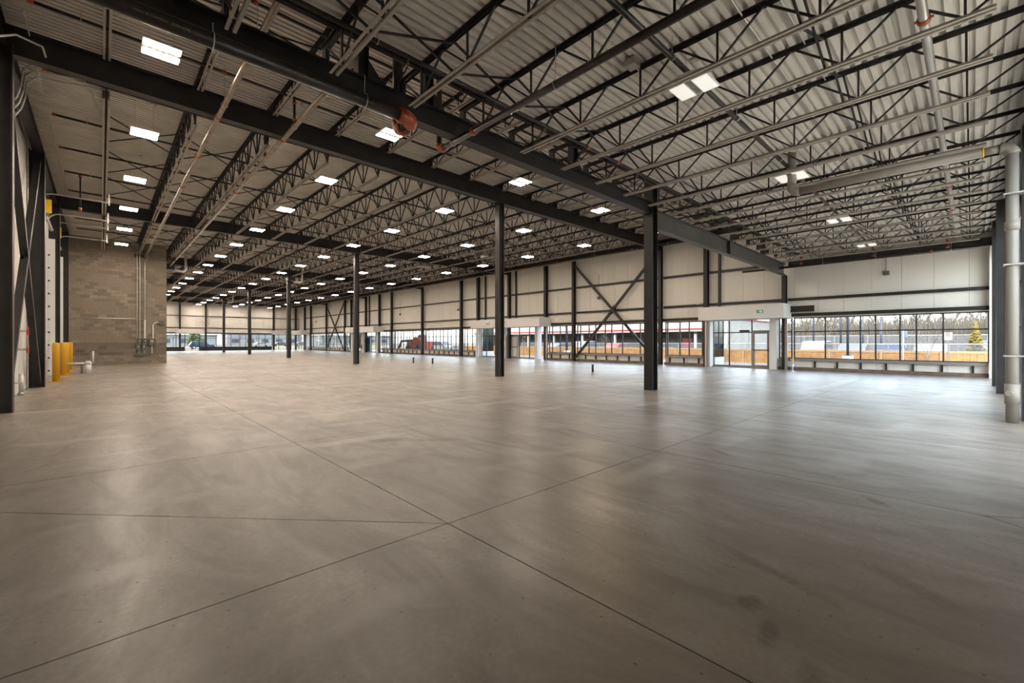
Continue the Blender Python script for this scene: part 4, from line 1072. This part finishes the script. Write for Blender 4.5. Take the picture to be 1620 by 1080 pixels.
# neighbour building
PALE = mat('pale_stucco', (.27, .26, .235), .9, var=.06, vscale=1); BROWN = mat('brown_brick', (.085, .075, .063), .9, var=.15, vscale=3); REDB = mat('red_band', (.25, .02, .015), .6)
t = thing('warehouse_building', 'pale neighbouring building with red band and white canopy posts', 'building', (52, 18.5, 0))
build(MB().box(50, 18.5, -.1, 66, 62, 4.0), 'main_wall', PALE, t); build(MB().box(49.9, 18.4, 4.0, 66.1, 62.1, 4.16), 'coping', REDB, t)
build(MB().box(47.6, 19.5, 2.62, 50, 60, 2.98), 'canopy', PALE, t); build(MB().box(47.55, 19.5, 2.82, 47.6, 60, 2.98), 'fascia_stripe', REDB, t)
build(MB().box(49.9, 19.0, -.1, 50, 60, 2.62), 'brick_base', BROWN, t)
for k in range(8): build(MB().box(47.9, 21 + k * 5.2, -.1, 48.15, 21.25 + k * 5.2, 2.62), 'canopy_post', PALE, t)
for k in range(2): build(MB().box(49.85, 22.4 + k * 14, -.1, 49.9, 23.5 + k * 14, 1.9), 'shop_door', mat('shop_red', (.35, .06, .06), .5), t)
t = thing('apartment_building', 'pale distant building with dark windows left of the orange loader', 'building', (80, 75, 0))
build(MB().box(80, 66, -.1, 95, 88, 9), 'main_wall', PALE, t)
for k in range(3):
    for j in range(5): build(MB().box(79.95, 68 + j * 4, 2 + k * 2.2, 80, 70.4 + j * 4, 3.3 + k * 2.2), 'window', MULL, t)
for i, (x0, x1, y, h) in enumerate(((8, 30, 185, 3.4), (34, 60, 190, 4.4), (64, 95, 180, 3.6))):
    t = thing('far_building', ('left', 'middle', 'right')[i] + ' white low building seen through the far windows', 'building', (x0, y, 0), 'buildings beyond the far windows')
    build(MB().box(x0, y, -.1, x1, y + 10, h), 'main_wall', mat('far_wall_paint', (.17, .17, .175), .8), t); build(MB().box(x0 - .2, y - .2, h, x1 + .2, y + 10.2, h + .4), 'coping', STEEL, t)
    for k in range(int((x1 - x0) / 5)): build(MB().box(x0 + 1.5 + k * 5, y - .05, 1.0, x0 + 3.8 + k * 5, y, 2.4), 'window', MULL, t)

# cars
TYRE = BLACK; CGLASS = mat('car_glass', (.03, .04, .05), .1, 0, .8)
def car(col, suv=False):
    t = thing('parked_car', 'x', 'car', (0, 0, 0))
    L = 4.5; h = 1.68 if suv else 1.45
    m = mat('car_%s' % col[0], col[1], .25, .2, .6)
    prof = [(-2.25, .35), (-2.25, .75), (-2.1, .95), (-1.15, 1.0), (-.5, h - .05), (.2, h), (1.2 if not suv else 1.7, h - .06), (1.75 if not suv else 2.1, 1.05), (2.2, .95), (2.25, .4)]
    body = MB(); body.prism([(y, z) for y, z in prof], 'x', -.85, .85)
    me = body.mesh('body', m); o = bpy.data.objects.new('body', me); COL.objects.link(o); o.parent = t
    bv = o.modifiers.new('bevel', 'BEVEL'); bv.width = .09; bv.segments = 3; bv.limit_method = 'ANGLE'
    r_ = 1.2 if not suv else 1.7
    sidep = [(-1.0, 1.03), (-.45, h - .14), (.2, h - .1), (r_ - .05, h - .15), (r_ + .3, 1.06)]
    for s in (-1, 1): build(MB().prism(sidep, 'x', *sorted((s * .852, s * .862))), 'side_window', CGLASS, t)
    build(MB().prism([(-1.13, 1.02), (-.56, h - .1), (-.60, h - .08), (-1.17, 1.03)], 'x', -.72, .72), 'windscreen', CGLASS, t)
    for sy in (-1.4, 1.4):
        for s in (-1, 1):
            wl_ = build(MB().tube([(s * .70, sy, .33), (s * .88, sy, .33)], .33, 16), 'wheel', TYRE, t, True)
            build(MB().tube([(s * .88, sy, .33), (s * .89, sy, .33)], .2, 12), 'hub_cap', GALV, wl_, True)
    for s in (-.6, .6):
        build(MB().box(s - .18, 2.22, .75, s + .18, 2.27, .9), 'tail_lamp', RED, t); build(MB().box(s - .18, -2.27, .68, s + .18, -2.22, .82), 'head_lamp', WHITEPL, t)
    return t
cars = {}
COLS = {'white': (.2, .2, .2), 'silver': (.12, .125, .135), 'blue': (.02, .03, .07), 'dark': (.05, .05, .055), 'red': (.4, .03, .03)}
spots = [(43.5, 2.0, 90, 'white', 0, 'white car parked behind the fence at the near window right'), (44.0, 6.5, 92, 'silver', 0, 'silver car parked behind the fence left of the lamp post'), (46.5, 9.4, 88, 'white', 1, 'white tall vehicle behind the fence near the bulkhead'), (44.2, 4.2, 90, 'blue', 0, 'dark blue car behind the fence at mid window'), (47, -1.0, 90, 'dark', 1, 'dark tall vehicle behind the fence by the sign'),
         (43, -3.6, 95, 'silver', 0, 'silver car at the far right corner behind the fence'), (45, 24, 90, 'white', 0, 'white car parked before the neighbour building, near X-brace'), (45, 29, 90, 'red', 0, 'red car parked before the neighbour building'), (45, 33.5, 90, 'white', 1, 'white tall car before the neighbour building canopy'), (45, 38, 90, 'silver', 0, 'silver car before the neighbour building left end'),
         (38, 56, 20, 'white', 1, 'white pickup seen left of the orange loader'), (15.6, 113, 90, 'blue', 1, 'blue car driving past the far windows'), (36, 150, 90, 'white', 0, 'white car in the distant far lot'), (42, 152, 90, 'dark', 0, 'dark car in the distant far lot'), (48, 151, 90, 'silver', 0, 'silver car in the distant far lot')]
for (x, y, a, c, s, lab) in spots:
    k = (c, s)
    if k not in cars:
        cars[k] = o = car((c, COLS[c]), bool(s))
    else: o = copy_tree(cars[k], (0, 0, 0))
    o.location = (x, y, -.12); o.rotation_euler = (0, 0, R(a)); o['label'] = lab; o['group'] = 'cars outside'

# bare trees
BARK = mat('bare_bark', (.095, .078, .064), .95); BARKL = mat('pale_bark', (.2, .18, .155), .95)
def tree_mesh(seed, H, spread, depth, m, thin=1.0):
    rnd = random.Random(seed); mb = MB()
    def br(p, d, L, r, k):
        q = p + d * L; mb.tube([p, p + d * L * .5 + Vector((rnd.uniform(-.04, .04) * L, rnd.uniform(-.04, .04) * L, 0)), q], [r, r * .8, r * .62], 5 if k > 2 else 3, cap=False)
        if k == 0: return
        for _ in range(3 if k > 1 else 4):
            e = (d + Vector((rnd.uniform(-1, 1), rnd.uniform(-1, 1), rnd.uniform(-.25, .7))) * spread).normalized()
            br(p + d * L * rnd.uniform(.55, 1.0), e, L * rnd.uniform(.55, .8), r * .55, k - 1)
    br(Vector((0, 0, -.2)), Vector((0, 0, 1)), H * .34, H * .012 * thin, depth)
    return mb.mesh('branches', m)
tms = [tree_mesh(11, 9, .62, 5, BARK), tree_mesh(5, 10, .55, 5, BARK), tree_mesh(23, 8, .7, 5, BARK)]
sap = [tree_mesh(3, 3.6, .5, 4, BARKL, .7), tree_mesh(8, 3.4, .5, 4, BARKL, .7)]
rnd = random.Random(4)
def tree(mesh, x, y, s, lab, grp, trunkm=BARK, r=.12):
    t = thing('bare_tree', lab, 'tree', (x, y, -.1), grp); t.rotation_euler = (0, 0, rnd.uniform(0, 6.28)); t.scale = (s, s, s)
    o = bpy.data.objects.new('branches', mesh); COL.objects.link(o); o.parent = t
    return t
k = 0
tl = []
for i in range(35):
    X = rnd.uniform(66, 84); u = rnd.uniform(1235, 1600); tl.append((u, max(X, 70)))
tl.sort()
for i, (u, X) in enumerate(tl):
    tree(tms[i % 3], X, y_on_x(X, u), rnd.uniform(.85, 1.3), 'bare brown tree of the wood behind the car park, %s from the left' % ORD[i], 'bare trees of the wood')
for i, (X, u, s) in enumerate(((33.2, 1147, 1.0), (32.8, 957, 1.0), (32.6, 829, .95), (33.5, 1470, .95))):
    tree(sap[i % 2], X, y_on_x(X, u), s, ('young bare sapling seen through the nearest glass door', 'young bare sapling seen behind the X-brace', 'young bare sapling seen through the middle vestibule', 'young bare sapling left of the no-parking sign')[i], 'saplings by the fence')
for i, (x, y, s) in enumerate(((9.5, 118, .7), (11.8, 124, .75), (22, 128, .8), (25, 125, .75), (30, 130, .9), (44, 140, .8), (52, 135, .9))):
    tree(tms[i % 3], x, y, s, 'bare tree seen through the far windows, %s from the left' % ORD[i], 'trees beyond the far windows')
# twiggy brush under the wood
mb = MB()
for i in range(9000):
    X = rnd.uniform(67, 90); u = rnd.uniform(1225, 1610); y = y_on_x(X, u); h = rnd.uniform(1.5, 4.6)
    mb.bar((X, y, -.2), (X + rnd.uniform(-.7, .7), y + rnd.uniform(-.7, .7), h), .035, .035)
build(mb, 'brush', BARK, label='tangle of brown brush below the bare wood', cat='brush', kind='stuff')
# evergreens
NEED = mat('yellow_green_needles', (.13, .10, .02), .9, var=.3, vscale=5); NEEDD = mat('dark_green_needles', (.07, .09, .03), .9, var=.3, vscale=4)
def conifer(x, y, H, rad, m, lab, seed):
    rr = random.Random(seed); t = thing('evergreen_tree', lab, 'tree', (x, y, -.1), 'evergreens'); 
    build(MB().tube([(x, y, -.1), (x, y, H * .95)], [.06 * H / 3, .01], 6), 'trunk', BARK, t)
    mb = MB()
    for i in range(420):
        f = rr.random() ** .8; z = H * (.12 + .88 * f); L = rad * (1 - f) * rr.uniform(.6, 1.1) + .06; a = rr.uniform(0, 6.28)
        d = Vector((math.cos(a), math.sin(a), rr.uniform(-.15, .25)))
        p = Vector((x, y, z)); q = p + d * L
        mb.tube([p, p + d * L * .6, q], [.02 * H, .035 * H, .004], 4)
    build(mb, 'foliage', m, t)
conifer(40.0, y_on_x(40, 1543), 2.7, .62, NEED, 'small yellow-green evergreen by the right end of the fence', 2)
conifer(58, 62, 6.5, 3.0, NEED, 'broad evergreen behind the snow heap', 5)
conifer(15.5, 122, 5.2, 2.3, NEEDD, 'dark evergreen above the blue car in the far window', 9)

# lamp posts, sign
POLE = mat('dark_blue_pole', (.03, .04, .06), .5)
for i, (X, u, h, base) in enumerate(((46, 1287, 7, 0), (52, 1330, 7, 0), (33.2, 1341, 6.5, 1), (58, 1365, 4.9, 2), (55, 1394, 3.9, 0), (33.2, 897, 6.5, 1))):
    y = y_on_x(X, u)
    t = thing('lamp_post', ('dark lamp post nearest the bulkhead in the near bay', 'thin dark post between two mullions of the near bay', 'dark lamp post on a white concrete base in the near bay', 'dark lamp post with flat head over the car park', 'thin short post beyond the car park', 'dark lamp post on white base outside the X-brace bay')[i], 'lamp post', (X, y, -.1), 'lamp posts outside')
    build(MB().tube([(X, y, -.1), (X, y, h)], .07 if base != 0 else .08, 8), 'pole', POLE, t, True)
    if base == 1:
        build(MB().tube([(X, y, -.1), (X, y, .62)], .27, 16), 'concrete_base', WHITE, t, True); build(MB().box(X - .16, y - .16, .62, X + .16, y + .16, .68), 'base_plate', POLE, t)
    if base == 2: build(MB().box(X - .2, y - .75, h, X + .2, y + .75, h + .15), 'lamp_head', POLE, t)
Xs, ysn = 32.0, y_on_x(32.0, 1499.7)
t = thing('parking_sign', 'white no-parking sign with red ring on a grey post outside', 'sign', (Xs, ysn, -.1))
build(MB().box(Xs, ysn - .03, -.1, Xs + .05, ysn + .03, 1.95), 'post', GALV, t)
pl_ = build(MB().box(Xs - .012, ysn - .155, 1.58, Xs, ysn + .155, 1.97), 'plate', WHITEPL, t)
ring = [(Xs - .016, ysn + .085 * math.cos(a), 1.85 + .085 * math.sin(a)) for a in [j * math.pi / 12 for j in range(25)]]
build(MB().tube(ring, .012, 6, cap=False), 'red_ring', RED, pl_); build(MB().bar((Xs - .018, ysn + .06, 1.91), (Xs - .018, ysn - .06, 1.79), .016, .006, (1, 0, 0)), 'red_slash', RED, pl_)
pm = MB(); pm.box(Xs - .016, ysn + .02, 1.80, Xs - .012, ysn + .035, 1.90)
pm.tube([(Xs - .014, ysn + .02, 1.895), (Xs - .014, ysn - .02, 1.89), (Xs - .014, ysn - .03, 1.87), (Xs - .014, ysn - .02, 1.85), (Xs - .014, ysn + .02, 1.845)], .007, 5)
build(pm, 'letter_p', BLACK, pl_)
for k, zz in enumerate((1.70, 1.66)): build(MB().box(Xs - .014, ysn - .09 + .03 * k, zz, Xs - .012, ysn + .09 - .03 * k, zz + .014), 'text_line', BLACK, pl_)
build(MB().bar((Xs - .014, ysn - .08, 1.62), (Xs - .014, ysn + .08, 1.62), .012, .003, (1, 0, 0)), 'arrow', BLACK, pl_)
Xs2, ys2 = 33.0, y_on_x(33.0, 1428)
t = thing('street_sign', 'blue-grey sign on a tall grey post outside the near window', 'sign', (Xs2, ys2, -.1))
build(MB().tube([(Xs2, ys2, -.1), (Xs2, ys2, 2.1)], .035, 8), 'post', GALV, t); build(MB().box(Xs2 + .04, ys2 - .2, 1.75, Xs2 + .06, ys2 + .14, 2.1), 'plate', mat('sign_back', (.16, .2, .27), .5), t)

# orange loader
LO = mat('loader_orange', (.33, .05, .015), .5)
X, Y = 31.5, y_on_x(31.5, 664)
t = thing('loader', 'orange boom loader parked outside left of the third column', 'loader', (X, Y, -.1))
bd = build(MB().box(X - .9, Y - 1.7, .5, X + .9, Y + 1.9, 1.5), 'chassis', LO, t)
build(MB().prism([(Y - 1.5, 1.5), (Y - 1.3, 2.0), (Y + .2, 2.05), (Y + .5, 1.5)], 'x', X - .8, X + .1), 'engine_hood', LO, t)
build(MB().prism([(Y - .5, 1.5), (Y - .4, 2.4), (Y + .6, 2.4), (Y + 1.0, 1.5)], 'x', X + .1, X + .85), 'cab', CGLASS, t)
for sy in (-1.2, 1.3):
    for s in (-1, 1): build(MB().tube([(X + s * .75, Y + sy, .5), (X + s * 1.1, Y + sy, .5)], .58, 18), 'wheel', BLACK, t, True)
build(MB().bar((X - .5, Y - 1.0, 1.7), (X - .5, Y + 4.0, 1.55), .3, .3), 'boom', BLACK, t); build(MB().bar((X - .5, Y + 4.0, 1.6), (X - .5, Y + 5.0, .3), .2, .25), 'boom_nose', BLACK, t)
# heap
SNOW = mat('old_snow', (.3, .31, .34), .9, var=.12, vscale=1.5, bump=.6, bscale=3)
X, Y = 30.3, y_on_x(30.3, 722); mb = MB(); rr = random.Random(3); nr, na = 7, 26
mb.v.append((X, Y, 1.02))
for i in range(1, nr + 1):
    for j in range(na):
        a = 2 * math.pi * j / na; f = i / nr; mb.v.append((X + 1.3 * f * math.cos(a) * rr.uniform(.9, 1.1), Y + 4.6 * f * math.sin(a) * rr.uniform(.9, 1.1), -.1 + 1.1 * (1 - f) ** 1.1 * rr.uniform(.85, 1.1)))
for j in range(na): mb.f.append((0, 1 + j, 1 + (j + 1) % na))
for i in range(nr - 1):
    for j in range(na): a = 1 + i * na + j; b = 1 + i * na + (j + 1) % na; mb.f.append((a, a + na, b + na, b))
build(mb, 'snow_heap', SNOW, smooth=True, label='bluish heap of old snow outside before the fence', cat='heap')
# tinted glass fins outside the vestibules
for i, y in enumerate((10.72, 32.7, 61.6)):
    t = thing('glass_fin', ('tinted green glass return outside the nearest vestibule', 'tinted green glass return outside the middle vestibule', 'tinted green glass return outside the farther vestibule')[i], 'glass panel', (XR + .3, y, 0), 'tinted glass returns')
    build(MB().box(XR + .22, y - .01, .55, XR + 1.6, y + .01, 2.9), 'pane', GLASSD, t); build(MB().box(XR + .22, y - .04, -.1, XR + 1.62, y + .04, .55), 'base', WHITE, t); build(MB().box(XR + 1.55, y - .035, .55, XR + 1.62, y + .035, 2.9), 'end_post', MULL, t); build(MB().box(XR + .85, y - .035, .55, XR + .9, y + .035, 2.9), 'mid_post', MULL, t)
